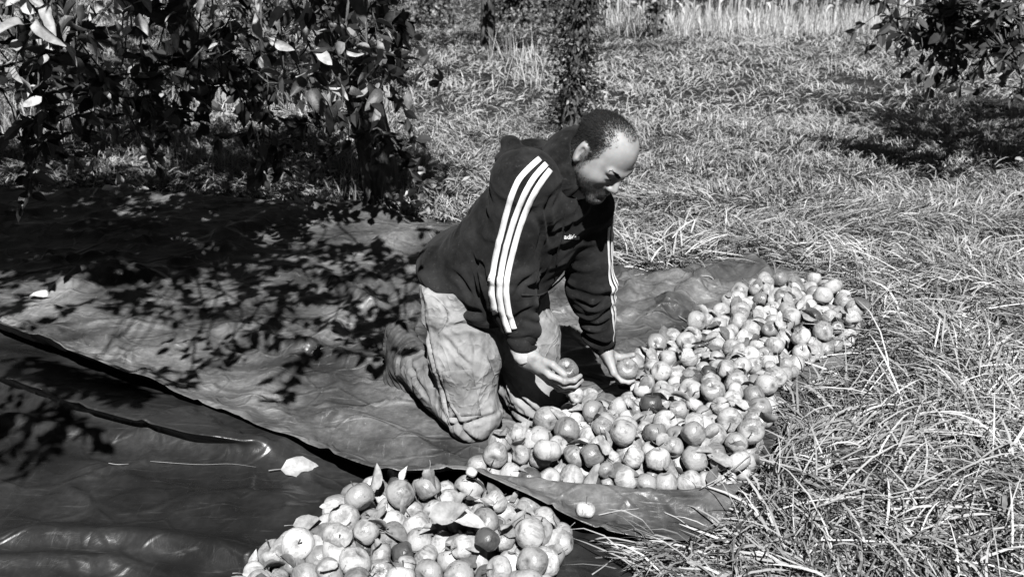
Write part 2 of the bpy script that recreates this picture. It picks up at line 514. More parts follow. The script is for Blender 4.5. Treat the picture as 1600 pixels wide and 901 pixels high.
def lower_tarp():
    ROLL = px_line((-260, 500), (-60, 545), (70, 590), (180, 628), (300, 658), (410, 686), (460, 698), (505, 712), z=.05)
    nx, ny = 290, 155
    right = np.array([on_z(u, v, .01) for u, v in [(1010, 830), (1003, 862), (985, 905), (960, 960), (930, 1060)]])
    xs = np.linspace(-2.6, on_z(1008, 845)[0], nx)
    Fx = resample(FRONT, 400)
    back_y = np.interp(xs, Fx[:, 0], Fx[:, 1]) + .28
    t = np.linspace(0, 1, ny)
    y0 = 1.35
    X = np.repeat(xs[:, None], ny, 1)
    Y = y0 + (back_y - y0)[:, None] * t[None]
    # right edge follows its own curve
    rx = np.interp(Y[-1], right[::-1, 1], right[::-1, 0])
    X = X + smoothstep(0.75, 1, (xs - xs[0]) / (xs[-1] - xs[0]))[:, None] * (rx - xs[-1])[None]
    XY = np.dstack([X, Y]); N = np.dstack([X, Y, X * 0])
    z = .009 + .006 * fbm(N * 2.5, 31, 3) + .003 * fbm(N * 8, 33, 2)
    dF, tF, sF = dist_poly(Fx[::6], X, Y)
    z += ridges(N, [
        (ROLL, .09, .075, .115),
        (px_line((-200, 640), (-20, 655), (80, 672), (200, 684), (340, 690), z=.02), .035, .03, .05),
        (px_line((-150, 848), (60, 842), (200, 845), (330, 862), (470, 885), (640, 905), z=.02), .05, .035, .06),
        (px_line((-150, 885), (60, 876), (180, 882), (300, 905), z=.02), .035, .025, .04),
        (px_line((420, 770), (470, 820), (480, 880), z=.01), .012, .04, .03),
        (px_line((30, 700), (200, 740), (330, 790), z=.01), .012, .05, .03),
        (px_line((240, 800), (380, 770), (520, 790), z=.01), .010, .03, .05),
        (px_line((860, 870), (930, 850), (1000, 880), z=.01), .012, .03, .04),
    ])
    cr = 1 - np.abs(fbm(np.dstack([X * 3.2 + Y * 3, Y * 4 - X * 2, X * 0]), 41, 2))
    z += .010 * np.maximum(0, cr - .82) / .18
    z = np.maximum(z, .006)
    # keep under the upper sheet wherever that lies low
    # the long roll leans over towards the viewer, so that its foot is undercut
    roll = ridges(N, [(ROLL, .09, .075, .115)])
    lean = 1.5 * roll * np.clip(roll / .09, 0, 1) ** 2.2
    X = X - .25 * lean; Y = Y - .95 * lean
    V = np.dstack([X, Y, z]).reshape(-1, 3)
    i, j = np.meshgrid(np.arange(nx - 1), np.arange(ny - 1), indexing='ij')
    q = np.stack([i * ny + j, (i + 1) * ny + j, (i + 1) * ny + j + 1, i * ny + j + 1], -1).reshape(-1, 4)
    under = sF.reshape(-1) > 0
    deep = under & (dF.reshape(-1) > .16)
    V[deep, 2] = np.minimum(V[deep, 2], .012)
    eh = np.interp(tF.reshape(-1), np.arange(len(Fx[::6])), Fx[::6][:, 2])
    cap = .020 + eh * np.exp(-(dF.reshape(-1) / .11) ** 2) - .014
    V[under, 2] = np.minimum(V[under, 2], np.maximum(cap[under], .006))
    me = mesh_np('tarpaulin', V, q, mat=M['tarp2'])
    BVHS.append(BVHTree.FromPolygons([tuple(v) for v in V], [tuple(int(k) for k in f) for f in q]))
    o = obj('tarpaulin', me)
    global LOWER_POLY
    LOWER_POLY = np.vstack([[-2.6, 1.35], [rx[0], 1.35], np.c_[rx, Y[-1]], [-2.6, 4.5]])
    sol = o.modifiers.new('thickness', 'SOLIDIFY'); sol.thickness = .0015; sol.offset = -1
    return tag(o, 'smooth dark tarpaulin with a long rolled fold lying under the small near apple heap', 'tarpaulin')

# heap outlines
HEAP_A = np.array([on_z(u, v, .035) for u, v in [
    (748, 742), (790, 718), (840, 690), (872, 662), (905, 640), (950, 620), (985, 598), (1010, 578), (1045, 560), (1085, 535), (1130, 510), (1160, 480), (1195, 462),
    (1250, 462), (1305, 478), (1335, 505), (1320, 540), (1255, 566), (1222, 600), (1200, 640), (1180, 680), (1168, 725), (1150, 752),
    (1090, 764), (1000, 764), (900, 758), (830, 752)]])[:, :2]
HEAP_B = np.array([on_z(u, v, .035) for u, v in [
    (372, 925), (425, 880), (455, 850), (500, 822), (540, 790), (585, 768), (640, 765), (700, 770), (770, 782), (830, 802), (880, 838),
    (868, 868), (845, 895), (850, 960), (380, 960)]])[:, :2]

def ground():
    n = 240
    a = np.sinh(np.linspace(-4.2, 4.2, n)) / math.sinh(4.2) * 130
    X, Y = np.meshgrid(a, a + 5, indexing='ij')
    N = np.dstack([X, Y, X * 0])
    z = -.03 + .012 * fbm(N * 1.7, 51, 2)
    V = np.dstack([X, Y, z]).reshape(-1, 3)
    i, j = np.meshgrid(np.arange(n - 1), np.arange(n - 1), indexing='ij')
    q = np.stack([i * n + j, (i + 1) * n + j, (i + 1) * n + j + 1, i * n + j + 1], -1).reshape(-1, 4)
    o = obj('ground', mesh_np('ground', V, q, mat=M['ground']))
    return tag(o, kind='structure')

# ------------------------------------------------------------------ grass
def blades(root, head, pitch0, bend, length, width, shade, K=4, zmin=.004, curl=None):
    n = len(root)
    seg = (length / K)[:, None]
    t = np.arange(K + 1) / K
    pit = pitch0[:, None] - bend[:, None] * t[None] ** 1.1
    if curl is None: curl = np.zeros(n)
    hd = head[:, None] + curl[:, None] * t[None]
    step = np.stack([np.cos(pit) * np.cos(hd), np.cos(pit) * np.sin(hd), np.sin(pit)], -1) * seg[..., None]
    C = np.concatenate([np.zeros((n, 1, 3)), np.cumsum(step[:, :-1], 1)], 1) + root[:, None]
    C[..., 2] = np.maximum(C[..., 2], zmin + .012 * RNG.random((n, 1)) * t[None])
    tw = RNG.uniform(-.9, .9, n)
    side = np.stack([-np.sin(hd) * np.cos(tw)[:, None], np.cos(hd) * np.cos(tw)[:, None], np.sin(tw)[:, None] * np.ones_like(hd)], -1)
    w = width[:, None] * np.array([.7, 1.0, .95, .7, .0][:K + 1] if K == 4 else [.8, 1.0, .7, .0])[None] * .5
    L = C - side * w[..., None]; Rr = C + side * w[..., None]
    V = np.concatenate([np.stack([L[:, :K], Rr[:, :K]], 2).reshape(n, 2 * K, 3), C[:, K:]], 1)
    m = 2 * K + 1
    base = (np.arange(n) * m)[:, None]
    q = np.concatenate([base + np.array([2 * i, 2 * i + 1, 2 * i + 3, 2 * i + 2])[None] for i in range(K - 1)], 0)
    tr = base + np.array([2 * K - 2, 2 * K - 1, 2 * K])[None]
    sh = np.repeat(shade, m)
    return V.reshape(-1, 3), q, tr, sh

def keep_grass(X, Y, margin=0.0):
    m = ~(inside(TARP_POLY, X, Y) | inside(LOWER_POLY, X, Y))
    return m

def in_view(X, Y, pad=120):
    u, v, z = proj(np.stack([X, Y, X * 0 + .05], -1))
    return (z > .5) & (u > -pad) & (u < 1600 + pad) & (v < 890 + pad) & (v > -30)

def grass():
    S = Soup()
    # 1. long combed tufts near the heap and on the right
    def tufts(n, xr, yr, per, lr, wr, seed, lay=1.0, tone=(.16, .5), spread=.05, K=4, p0m=.75, mat=.02, beside=False, stray=.5):
        cx = RNG.uniform(*xr, n); cy = RNG.uniform(*yr, n)
        ok = keep_grass(cx, cy) & ((in_view(cx, cy, 800) & ~in_view(cx, cy)) if beside else in_view(cx, cy)); cx = cx[ok]; cy = cy[ok]; n = len(cx)
        P = np.stack([cx, cy, cx * 0], -1)
        ang = 2.6 * math.pi * noise3(P * .9, seed) + RNG.normal(0, stray, n)
        k = per
        X = np.repeat(cx, k) + RNG.normal(0, spread, n * k); Y = np.repeat(cy, k) + RNG.normal(0, spread, n * k)
        head = np.repeat(ang, k) + RNG.normal(0, .42, n * k)
        p0 = np.clip(RNG.normal(p0m, .34, n * k), .02, 1.5)
        bend = p0 + RNG.uniform(.0, .9, n * k) * lay
        L = RNG.uniform(*lr, n * k) * np.repeat(RNG.uniform(.7, 1.25, n), k)
        W = RNG.uniform(*wr, n * k)
        vig = np.repeat(RNG.uniform(.75, 1.15, n), k)
        sh = np.clip(RNG.beta(2.0, 2.6, n * k) * (tone[1] - tone[0]) * 1.5 + tone[0], .04, .62) * vig
        # the blade may not run back far over the sheets
        ex = X + np.cos(head) * L * .75; ey = Y + np.sin(head) * L * .75
        over = inside(TARP_POLY, ex, ey) | inside(LOWER_POLY, ex, ey)
        d, _, _ = dist_poly(TARP_POLY[::2], ex, ey, True)
        good = ~(over & (d > .13)) & keep_grass(X, Y)
        root = np.stack([X, Y, RNG.uniform(-.02, mat, n * k)], -1)
        a = [z[good] for z in (root, head, p0, bend, L, W, sh)]
        V, q, t, s_ = blades(*a, K=K, curl=RNG.normal(0, .35, good.sum()))
        S.add(V, q, t, s_)
    tufts(1850, (.2, 2.6), (1.9, 4.3), 32, (.07, .22), (.0028, .0072), 61, .8, (.025, .36), .05, p0m=.42, mat=.05)
    tufts(1100, (.2, 3.2), (3.4, 5.6), 28, (.07, .18), (.0035, .008), 62, .8, (.03, .37), .055, p0m=.5, mat=.04)
    # flattened straws lying on top
    tufts(760, (.25, 2.6), (1.9, 4.6), 13, (.10, .32), (.0028, .0078), 63, .45, (.22, .54), .06, p0m=.18, mat=.075)
    # 2. middle distance, shorter and more upright, from either side
    tufts(4500, (-3.9, 4.6), (4.6, 8.2), 20, (.04, .12), (.0035, .0075), 64, .9, (.05, .40), .07, 3, stray=1.5)
    # 3. far meadow up to the maize
    tufts(6000, (-7.0, 8.0), (7.6, 16.5), 13, (.06, .15), (.005, .010), 65, .6, (.15, .46), .12, 3, stray=1.8)
    tufts(900, (-9.0, 2.5), (16.0, 24.0), 13, (.08, .2), (.008, .016), 66, .6, (.10, .42), .16, 3)
    # coarser grass to either side of the picture
    tufts(4500, (-11.0, 11.0), (2.0, 17.0), 10, (.08, .22), (.008, .016), 67, .8, (.05, .42), .10, 3, beside=True)
    # 4. pale seeding grass before the maize and beyond the shade
    def stand(n, xr, yr, lr, wr, tone, keep=None):
        X = RNG.uniform(*xr, n); Y = RNG.uniform(*yr, n)
        ok = in_view(X, Y) & keep_grass(X, Y)
        if keep is not None: ok &= keep(X, Y)
        X = X[ok]; Y = Y[ok]; n = len(X)
        L = RNG.uniform(*lr, n)
        V, q, t, s_ = blades(np.stack([X, Y, X * 0 - .01], -1), RNG.uniform(0, 6.28, n), RNG.normal(1.35, .18, n), RNG.uniform(.1, .7, n), L,
                             RNG.uniform(*wr, n), RNG.uniform(*tone, n), K=3, curl=RNG.normal(0, .5, n))
        S.add(V, q, t, s_)
    stand(6000, (1.5, 9.5), (14.2, 16.8), (.15, .45), (.006, .012), (.35, .62))
    stand(700, (-1.0, .6), (9.5, 13), (.2, .5), (.006, .011), (.3, .6), lambda X, Y: noise3(np.stack([X, Y, X * 0], -1) * 1.1, 71) > .1)
    stand(3600, (-4.5, -1.0), (7.0, 9.2), (.10, .3), (.005, .011), (.12, .5), lambda X, Y: noise3(np.stack([X, Y, X * 0], -1) * .9, 72) > -.2)
    stand(2000, (-4.0, -.5), (5.0, 7.0), (.08, .25), (.004, .010), (.08, .4), lambda X, Y: noise3(np.stack([X, Y, X * 0], -1) * 1.4, 73) > .1)
    me = S.mesh('grass', M['grass'], smooth=True)
    o = obj('grass', me)
    return tag(o, 'long pale flattened meadow grass beside and behind the tarpaulins', 'grass', kind='stuff')

def maize():
    S = Soup()
    rows = np.arange(16.3, 19.5, .7)
    for y in rows:
        for x in np.arange(1.2, 10.5, .17):
            if RNG.random() < .12: continue
            px = x + RNG.normal(0, .04); py = y + RNG.normal(0, .05); h = RNG.uniform(1.5, 2.1)
            lean = RNG.normal(0, .06, 2)
            path = np.array([[px, py, -.03], [px + lean[0] * .5, py + lean[1] * .5, h * .5], [px + lean[0], py + lean[1], h]])
            V, q, t = tube_np(path, [.016, .013, .006], 5, False)
            S.add(V, q, t, RNG.uniform(.3, .58))
            k = 7
            zz = RNG.uniform(.08, h * .95, k)
            root = np.stack([px + lean[0] * zz / h, py + lean[1] * zz / h, zz], -1)
            V, q, t, s_ = blades(root, RNG.uniform(0, 6.28, k), RNG.uniform(.5, 1.2, k), RNG.uniform(1.6, 2.7, k), RNG.uniform(.35, .7, k),
                                 RNG.uniform(.025, .055, k), RNG.uniform(.04, .62, k))
            S.add(V, q, t, s_)
    o = obj('maize_crop', S.mesh('maize_crop', M['grass']))
    return tag(o, 'tall pale maize standing along the far edge of the meadow', 'maize', kind='stuff')

# ------------------------------------------------------------------ leaves and trees
def ORD(k, n):
    w = ['first', 'second', 'third', 'fourth', 'fifth', 'sixth', 'seventh', 'eighth', 'ninth', 'tenth', 'eleventh', 'twelfth', 'thirteenth', 'fourteenth', 'fifteenth']
    return 'the only' if n == 1 else 'leftmost' if k == 0 else 'rightmost' if k == n - 1 else (w[k] if k < 15 else 'far') + ' from left,'
def leaf_template(fold=.25, curl=.35, n=5, wide=.30, wave=0.0, seed=0):
    """an ovate leaf of unit length along +Y: midrib fold, length-wise curl, toothy wobble; returns V, quads, tris, vein shade"""
    r = random.Random(seed)
    ts = np.linspace(0, 1, n + 1)
    V = []; sh = []
    for t in ts:
        w = wide * math.sin(math.pi * min(1, t ** .8 * .985 + .012)) ** .75 * (1 - .12 * t)
        if t == 0: w = .02
        if t == 1: w = .0
        ang = curl * (t - .3)
        y = t * (1 - .08 * abs(curl)); zc = -curl * .5 * t * t
        for sgn, f in ((-1, 1.0), (0, 0), (1, 1.0)):
            ww = sgn * w * (1 + r.uniform(-.08, .08))
            V.append((ww * math.cos(fold), y + (r.uniform(-.02, .02) if sgn else 0), zc + abs(ww) * math.sin(fold) + wave * sgn * math.sin(t * 9)))
            sh.append(1.0 if sgn else 1.35)
    q = []
    for i in range(n):
        a = 3 * i
        q += [(a, a + 1, a + 4, a + 3), (a + 1, a + 2, a + 5, a + 4)]
    return np.array(V), np.array(q), np.array(sh)

LT = [leaf_template(.3, .35, 3), leaf_template(.15, .8, 3, .27, seed=2), leaf_template(.55, .2, 3, .32, seed=3), leaf_template(.2, -.4, 3, .3, seed=4)]

def rot_from(d, up, roll):
    """columns: side, direction, normal"""
    d = d / (np.linalg.norm(d, axis=-1, keepdims=True) + 1e-9)
    s = np.cross(d, up); s /= np.linalg.norm(s, axis=-1, keepdims=True) + 1e-9
    nrm = np.cross(s, d)
    c = np.cos(roll)[..., None]; si = np.sin(roll)[..., None]
    s2 = s * c + nrm * si; n2 = nrm * c - s * si
    return np.stack([s2, d, n2], -1)

def leaf_cloud(S, P, D, size, shade, roll_sd=.8):
    """many leaves: positions P, pointing directions D"""
    n = len(P)
    up = np.array([0, 0, 1.0]) + RNG.normal(0, .35, (n, 3))
    R = rot_from(D, up, RNG.normal(0, roll_sd, n))
    which = RNG.integers(0, len(LT), n)
    for k, (V, q, sh) in enumerate(LT):
        m = which == k
        if not m.any(): continue
        W = np.einsum('nij,vj->nvi', R[m], V) * size[m][:, None, None] + P[m][:, None]
        nn = m.sum()
        Q = (np.arange(nn) * len(V))[:, None, None] + q[None]
        S.add(W.reshape(-1, 3), Q.reshape(-1, 4), None, np.repeat(shade[m], len(V)))

def limb(S, pts, r0, r1, k=7, n=14, wob=.02, seed=0):
    path = resample(pts, n)
    path = path + np.stack([noise3(path * 4 + 3.1 * i, seed + i) for i in range(3)], -1) * wob * np.linspace(0, 1, n)[:, None]
    V, q, t = tube_np(path, np.linspace(r0, r1, n), k, True)
    S.add(V, q, t, .1)
    return path

def sprays(centres, n_tw, tw_len, leaves_per, rnd, droop=.35, out=None):
    """twigs from centres with leaves along them -> twig polylines, leaf positions, directions"""
    TW, P, D = [], [], []
    for c in centres:
        for _ in range(n_tw):
            d = unit(RNG.normal(0, 1, 3) * np.array([1, 1, .6]) + (0 if out is None else out))
            L = tw_len * RNG.uniform(.5, 1.2)
            p1 = c + d * L * .5; p2 = c + d * L + np.array([0, 0, -droop * L])
            TW.append(np.array([c, p1, p2]))
            m = leaves_per
            t = RNG.uniform(.15, 1.0, m)[:, None]
            pos = (1 - t) ** 2 * c + 2 * t * (1 - t) * p1 + t ** 2 * p2
            ld = d[None] * .6 + RNG.normal(0, .7, (m, 3)) + np.array([0, 0, -.35])
            P.append(pos); D.append(ld)
    return TW, np.concatenate(P), np.concatenate(D)

def crown_points(n, c, r, shell=.35, lump=.45, seed=0, keep=None, zmin=.35):
    out = []
    while len(out) < n:
        d = RNG.normal(0, 1, 3); d /= np.linalg.norm(d)
        rad = RNG.uniform(shell, 1) ** (1 / 2.2) * (1 + lump * noise3(d[None] * 2.1 + 5, seed)[0])
        p = np.array(c) + d * np.array(r) * rad
        if noise3(p[None] * 1.5, seed + 7)[0] < -.25: continue
        if p[2] < zmin: continue
        if keep is not None and not keep(p): continue
        out.append(p)
    return np.array(out)

def make_tree(name, label, trunk_pts, r0, r1, crown_c, crown_r, nspray, n_tw, tw_len, lpt, lsize, tone, seed, extra=None, keep=None, group=None, limbs=7, zmin=.35):
    root = empty(name, trunk_pts[0])
    inv = -np.array(trunk_pts[0])
    St = Soup(); Sc = Soup()
    tp = limb(St, trunk_pts, r0, r1, 12, 24, .03, seed)
    C = crown_points(nspray, crown_c, crown_r, seed=seed, keep=keep, zmin=zmin)
    if extra is not None: C = np.vstack([C, extra])
    top = tp[-1]
    # limbs reach to a few far crown points, sprays hang on thin twigs from them
    tips = C[RNG.choice(len(C), limbs, replace=False)]
    nodes = [tp[-8:]]
    for i, e in enumerate(tips):
        s = tp[RNG.integers(len(tp) * 2 // 3, len(tp))]
        mid = (s + e) / 2 + np.array([0, 0, .25]) + RNG.normal(0, .12, 3)
        nodes.append(limb(St, [s, mid, e], r1 * .62, .012, 7, 16, .1, seed + i))
    nodes = np.vstack(nodes)
    for c in C:
        d = np.linalg.norm(nodes - c, axis=1); s = nodes[np.argmin(d)]
        if d.min() > .08:
            limb(St, [s, (s + c) / 2 + np.array([0, 0, .08]) + RNG.normal(0, .04, 3), c], .006, .003, 5, 7, .04, seed)
    TW, P, D = sprays(C, n_tw, tw_len, lpt, RNG)
    for w in TW:
        V, q, t = tube_np(w, [.004, .003, .0015], 4, False); St.add(V, q, t, .1)
    n = len(P)
    leaf_cloud(Sc, P, D, RNG.uniform(*lsize, n), RNG.uniform(*tone, n))
    me = St.mesh('trunk', M['bark']); me.transform(Matrix.Translation(inv)); obj('trunk', me, root)
    me = Sc.mesh('crown', M['leaf'], smooth=False); me.transform(Matrix.Translation(inv)); cr = obj('crown', me, root); cr['kind'] = 'stuff'
    tag(root, label, 'tree', group)
    return root, nodes

def leaf_mesh(name, seed, fold, curl, wide=.3, wave=0, n=7):
    V, q, sh = leaf_template(fold, curl, n, wide, wave, seed)
    st = []
    me = mesh_np(name, V, q, attrs={'shade': sh}, mat=M['leaf_obj'])
    return me

def near_leaves(tree, inv):
    """the boughs that hang into the top of the picture, leaf by leaf"""
    LM = [leaf_mesh('leaf', 11, .4, .7, .28, .02), leaf_mesh('leaf', 12, .2, 1.2, .25, .03), leaf_mesh('leaf', 13, .75, .4, .31, .02), leaf_mesh('leaf', 14, .3, -.8, .27, .03), leaf_mesh('leaf', 15, .5, 1.5, .28, .04)]
    S = Soup()
    spots = [(70, 40, 2.15, 12, .12), (120, 62, 2.3, 9, .10), (20, 95, 2.1, 8, .1), (-10, 150, 2.0, 7, .09), (20, 25, 2.3, 8, .1), (60, 135, 2.4, 5, .08),
             (200, 15, 3.1, 7, .1), (235, 40, 3.4, 7, .1), (300, 10, 3.2, 7, .1), (190, 75, 3.6, 6, .1), (370, 30, 3.0, 8, .1), (410, 85, 2.5, 10, .12),
             (445, 115, 2.45, 9, .1), (430, 20, 2.9, 8, .1), (505, 45, 2.35, 9, .1), (530, 75, 2.3, 8, .1), (500, 110, 2.4, 8, .09), (545, 120, 2.3, 9, .1),
             (525, 165, 2.3, 8, .09), (575, 130, 2.4, 9, .1), (590, 45, 2.6, 7, .1), (340, 70, 3.9, 6, .1), (280, 60, 4.0, 6, .1), (470, 60, 3.3, 7, .1), (150, 25, 2.7, 8, .1)]
    n = 0
    for (u, v, y, k, sp) in spots:
        c = at_y(u, v, y)
        far = c + np.array([RNG.normal(-.1, .15), RNG.uniform(.1, .5), RNG.uniform(.35, .6)])
        path = resample([far, (far + c) / 2 + RNG.normal(0, .04, 3), c], 8)
        V, q, t = tube_np(path + inv, np.linspace(.006, .0022, 8), 6); S.add(V, q, t, .1)
        for i in range(int(k * 1.35)):
            p = c + RNG.normal(0, sp * .5, 3) * np.array([1, .8, .8]) + np.array([0, 0, .02])
            if i < 3: p = path[-1 - i]
            d = np.array([RNG.normal(0, .7), RNG.normal(-.2, .5), RNG.normal(-.6, .5)])
            R = rot_from(d[None], np.array([[0, -.5, .8]]) + RNG.normal(0, .4, (1, 3)), RNG.normal(0, .9, 1))[0]
            s = RNG.uniform(.040, .068)
            o = bpy.data.objects.new('leaf', LM[RNG.integers(5)])
            Mx = Matrix(np.vstack([np.hstack([R * s, (p + inv)[:, None]]), [0, 0, 0, 1]]).tolist())
            o.matrix_world = Mx
            g = RNG.uniform(.015, .06) if RNG.random() < .5 else RNG.uniform(.25, .48); o.color = (g, g, g, 1)
            link(o, tree)
            stem = np.array([p - unit(d) * .0, p - unit(d) * .022 + np.array([0, 0, .008])]) + inv
            V, q, t = tube_np(stem, [.0008, .0009], 4, False); S.add(V, q, t, .2)
            n += 1
    o = obj('twig', S.mesh('twig', M['bark']), tree)
    return n

def trees():
    # the old tree whose boughs overhang the left of the sheets
    tp = [(-.72, 5.55, -.05), (-.80, 5.45, .6), (-.98, 5.2, 1.25), (-1.5, 4.7, 1.9), (-2.0, 4.3, 2.5)]
    front = []
    # loose boughs reaching forward over the sheet: their shade falls between y 3.2 and 5
    for (sx, sy, h) in [(-1.5, 3.05, 1.9), (-1.42, 3.0, 1.95), (-1.45, 3.08, 1.7), (-1.5, 2.98, 1.75), (-1.4, 3.1, 1.8), (-1.48, 3.14, 1.65), (-.75, 3.45, 1.75), (-.62, 3.5, 1.8), (-.95, 3.75, 1.9), (-1.25, 3.8, 2.0), (-1.6, 3.85, 2.1), (-.5, 3.9, 1.8), (-.75, 4.05, 1.9),
                        (-1.1, 4.1, 2.0), (-1.5, 4.2, 2.1), (-1.9, 4.1, 2.2), (-2.2, 4.3, 2.2), (-.55, 4.35, 2.0), (-.9, 4.45, 2.0), (-1.3, 4.5, 2.2), (-1.8, 4.55, 2.2),
                        (-2.3, 4.6, 2.3), (-.3, 4.5, 2.0), (-.2, 4.9, 2.1), (-2.0, 3.75, 2.1), (-2.5, 3.9, 2.2), (-1.0, 4.6, 2.1), (-1.6, 4.4, 2.1), (-2.1, 4.45, 2.2), (-.7, 4.7, 2.0), (-1.4, 4.75, 2.1), (-1.9, 4.8, 2.2), (-2.5, 4.4, 2.3), (-2.7, 4.7, 2.2), (-1.2, 4.3, 2.1), (-.45, 4.2, 1.9), (-1.7, 4.0, 2.0), (-.9, 4.0, 1.9)]:
         front.append([sx + .06 * h, sy - .912 * h, h])
    front = np.array(front)
    low = [at_y(u, v, y) for u, v, y in [(330, 60, 4.0), (420, 130, 4.2), (250, 90, 4.4), (150, 120, 3.8), (90, 190, 4.0), (40, 240, 4.2), (500, 200, 4.6), (560, 80, 4.4), (480, 30, 4.2), (220, 20, 4.0), (100, 60, 3.8),
           (590, 200, 5.0), (600, 120, 4.8), (350, 130, 4.6), (300, 190, 5.0), (180, 150, 4.6), (20, 100, 3.6), (630, 40, 5.2), (570, 20, 4.6), (430, 220, 5.0)]]
    tree, nodes = make_tree('apple_tree', 'old apple tree overhanging the tarpaulin with low leafy boughs', tp, .11, .075, (-2.45, 3.75, 2.5), (2.1, 1.85, 1.25),
                     430, 4, .34, 18, (.055, .092), (.008, .045), 101, extra=np.vstack([front, low]), keep=lambda p: p[1] + .912 * p[2] > 4.25 and (p[2] > 1.5 or p[1] > 3.6))
    near_leaves(tree, -np.array(tp[0]))
    # ivy-clad trunk behind the man
    b = on_z(893, 208); b2 = np.array([b[0], b[1], -.05])
    root = empty('ivy_clad_tree', b2)
    St = Soup(); tp2 = [b2, b2 + [.03, 0, .6], b2 + [.10, .02, 1.3], b2 + [.2, .05, 2.2], b2 + [.5, .2, 3.6], b2 + [.7, .4, 5.2]]
    limb(St, tp2, .085, .05, 10, 26, .03, 5)
    path = resample(tp2, 60)
    C = crown_points(40, b2 + np.array([.9, .7, 6.2]), (1.5, 1.2, .9), seed=55)
    for c in C[:10]: limb(St, [path[-6], (path[-1] + c) / 2, c], .03, .008, 6, 10, .08, 9)
    me = St.mesh('trunk', M['bark']); me.transform(Matrix.Translation(-b2)); obj('trunk', me, root)
    Si = Soup(); n = 3000
    k = RNG.integers(0, 26, n); ang = RNG.uniform(0, 6.28, n)
    zc = path[k]
    rr = (.055 + .10 * noise3(np.stack([np.cos(ang), np.sin(ang), zc[:, 2] * 5], -1) * 1.5, 8) + np.abs(RNG.normal(0, .05, n))) * np.where(zc[:, 2] < .7, 1.5 - zc[:, 2] * .7, 1.0)
    P = zc + np.stack([np.cos(ang) * rr, np.sin(ang) * rr, RNG.uniform(-.04, .04, n)], -1)
    D = np.stack([np.cos(ang), np.sin(ang), RNG.normal(-.5, .4, n)], -1) + RNG.normal(0, .8, (n, 3))
    leaf_cloud(Si, P, D, RNG.uniform(.025, .05, n), np.where(RNG.random(n) < .25, RNG.uniform(.1, .3, n), RNG.uniform(.010, .06, n)), 1.2)
    me = Si.mesh('ivy', M['leaf'], False); me.transform(Matrix.Translation(-b2)); o = obj('ivy', me, root); o['kind'] = 'stuff'
    Sc = Soup(); TW, P, D = sprays(C, 3, .4, 12, RNG); n = len(P)
    leaf_cloud(Sc, P, D, RNG.uniform(.06, .09, n), RNG.uniform(.05, .16, n))
    me = Sc.mesh('crown', M['leaf'], False); me.transform(Matrix.Translation(-b2)); o = obj('crown', me, root); o['kind'] = 'stuff'
    tag(root, 'slender tree trunk wrapped in dark ivy behind the man', 'tree')
    # tree at the right edge with low boughs
    low = [at_y(u, v, y) for u, v, y in [(1460, 25, 6.0), (1520, 20, 5.8), (1580, 25, 5.7), (1490, 55, 6.0), (1540, 65, 5.8), (1590, 70, 5.6), (1420, 10, 6.3), (1590, 138, 5.6), (1565, 45, 6.2), (1610, 20, 5.9), (1380, 5, 6.4), (1400, 25, 6.4),
                                        (1530, 40, 6.1), (1435, 30, 6.1), (1475, 70, 6.0), (1500, 30, 5.9), (1570, 75, 5.7), (1595, 5, 5.6), (1550, 25, 5.9), (1485, 15, 6.1), (1515, 60, 6.0), (1470, 5, 6.0), (1560, 5, 5.8), (1600, 45, 5.7), (1505, 78, 5.9), (1450, 45, 6.2)]]
    make_tree('apple_tree', 'apple tree at the right edge with low dark boughs over the meadow', [(4.6, 6.2, -.05), (4.5, 6.15, .7), (4.45, 6.1, 1.4), (4.4, 6.0, 2.2)], .12, .08,
              (4.3, 5.5, 2.2), (1.75, 1.15, 1.15), 190, 4, .30, 10, (.055, .10), (.015, .09), 201, extra=np.array(low), keep=lambda p: p[2] > 1.25)
    # trees of the row behind, in the upper left
    make_tree('apple_tree', 'shaded apple tree in the row behind with a trunk low in the gloom', [(-3.0, 9.4, -.05), (-2.95, 9.3, .6), (-2.9, 9.1, 1.3), (-2.9, 8.9, 2.2)], .13, .08,
              (-2.9, 8.6, 2.35), (2.3, 1.35, 1.1), 230, 4, .38, 6, (.12, .17), (.012, .05), 301,
              extra=np.array([at_y(u, v, y) for u, v, y in [(60, 90, 8), (130, 60, 8.4), (200, 100, 8.2), (270, 60, 8.6), (420, 70, 8.6), (470, 110, 8.4), (520, 60, 8.6), (560, 100, 8.3), (590, 60, 8.5), (30, 130, 7.8), (250, 115, 8.4), (380, 120, 8.5), (100, 120, 8.2)]]))
    make_tree('apple_tree', 'shaded apple tree farther left in the row behind', [(-5.6, 12.6, -.05), (-5.5, 12.6, .7), (-5.5, 12.5, 1.4), (-5.4, 12.4, 2.3)], .13, .08,
              (-5.2, 12.0, 2.2), (2.2, 1.3, 1.2), 130, 4, .38, 8, (.10, .15), (.012, .05), 401)
    make_tree('apple_tree', 'small apple tree beyond the ivy trunk, its low twigs hanging over pale grass', [(-.3, 13.0, -.05), (-.3, 13.0, .7), (-.2, 12.9, 1.4), (-.1, 12.8, 2.2)], .10, .06,
              (-.2, 12.6, 1.7), (1.7, 1.0, 1.05), 70, 4, .36, 9, (.07, .11), (.04, .16), 501)
    # low shrubs between the small tree and the maize, and at the far left
    for x, y, w, lab in ((-1.9, 15.4, 1.2, 'low dark shrub at the far edge left of the small tree'), (.7, 16.0, 1.0, 'low mottled shrub at the far edge behind the ivy trunk'), (-3.6, 15.8, 1.2, 'low dark shrub at the far edge under the left trees')):
        make_tree('shrub', lab, [(x, y, -.05), (x, y, .2), (x + .03, y, .4), (x + .05, y, .6)], .04, .03, (x, y - .1, .55), (w, .6, .55), 60, 4, .3, 9, (.06, .10), (.02, .22), int(700 + x * 10), limbs=5, zmin=.06)
    # sapling
    s = on_z(1024, 62); s[2] = -.03
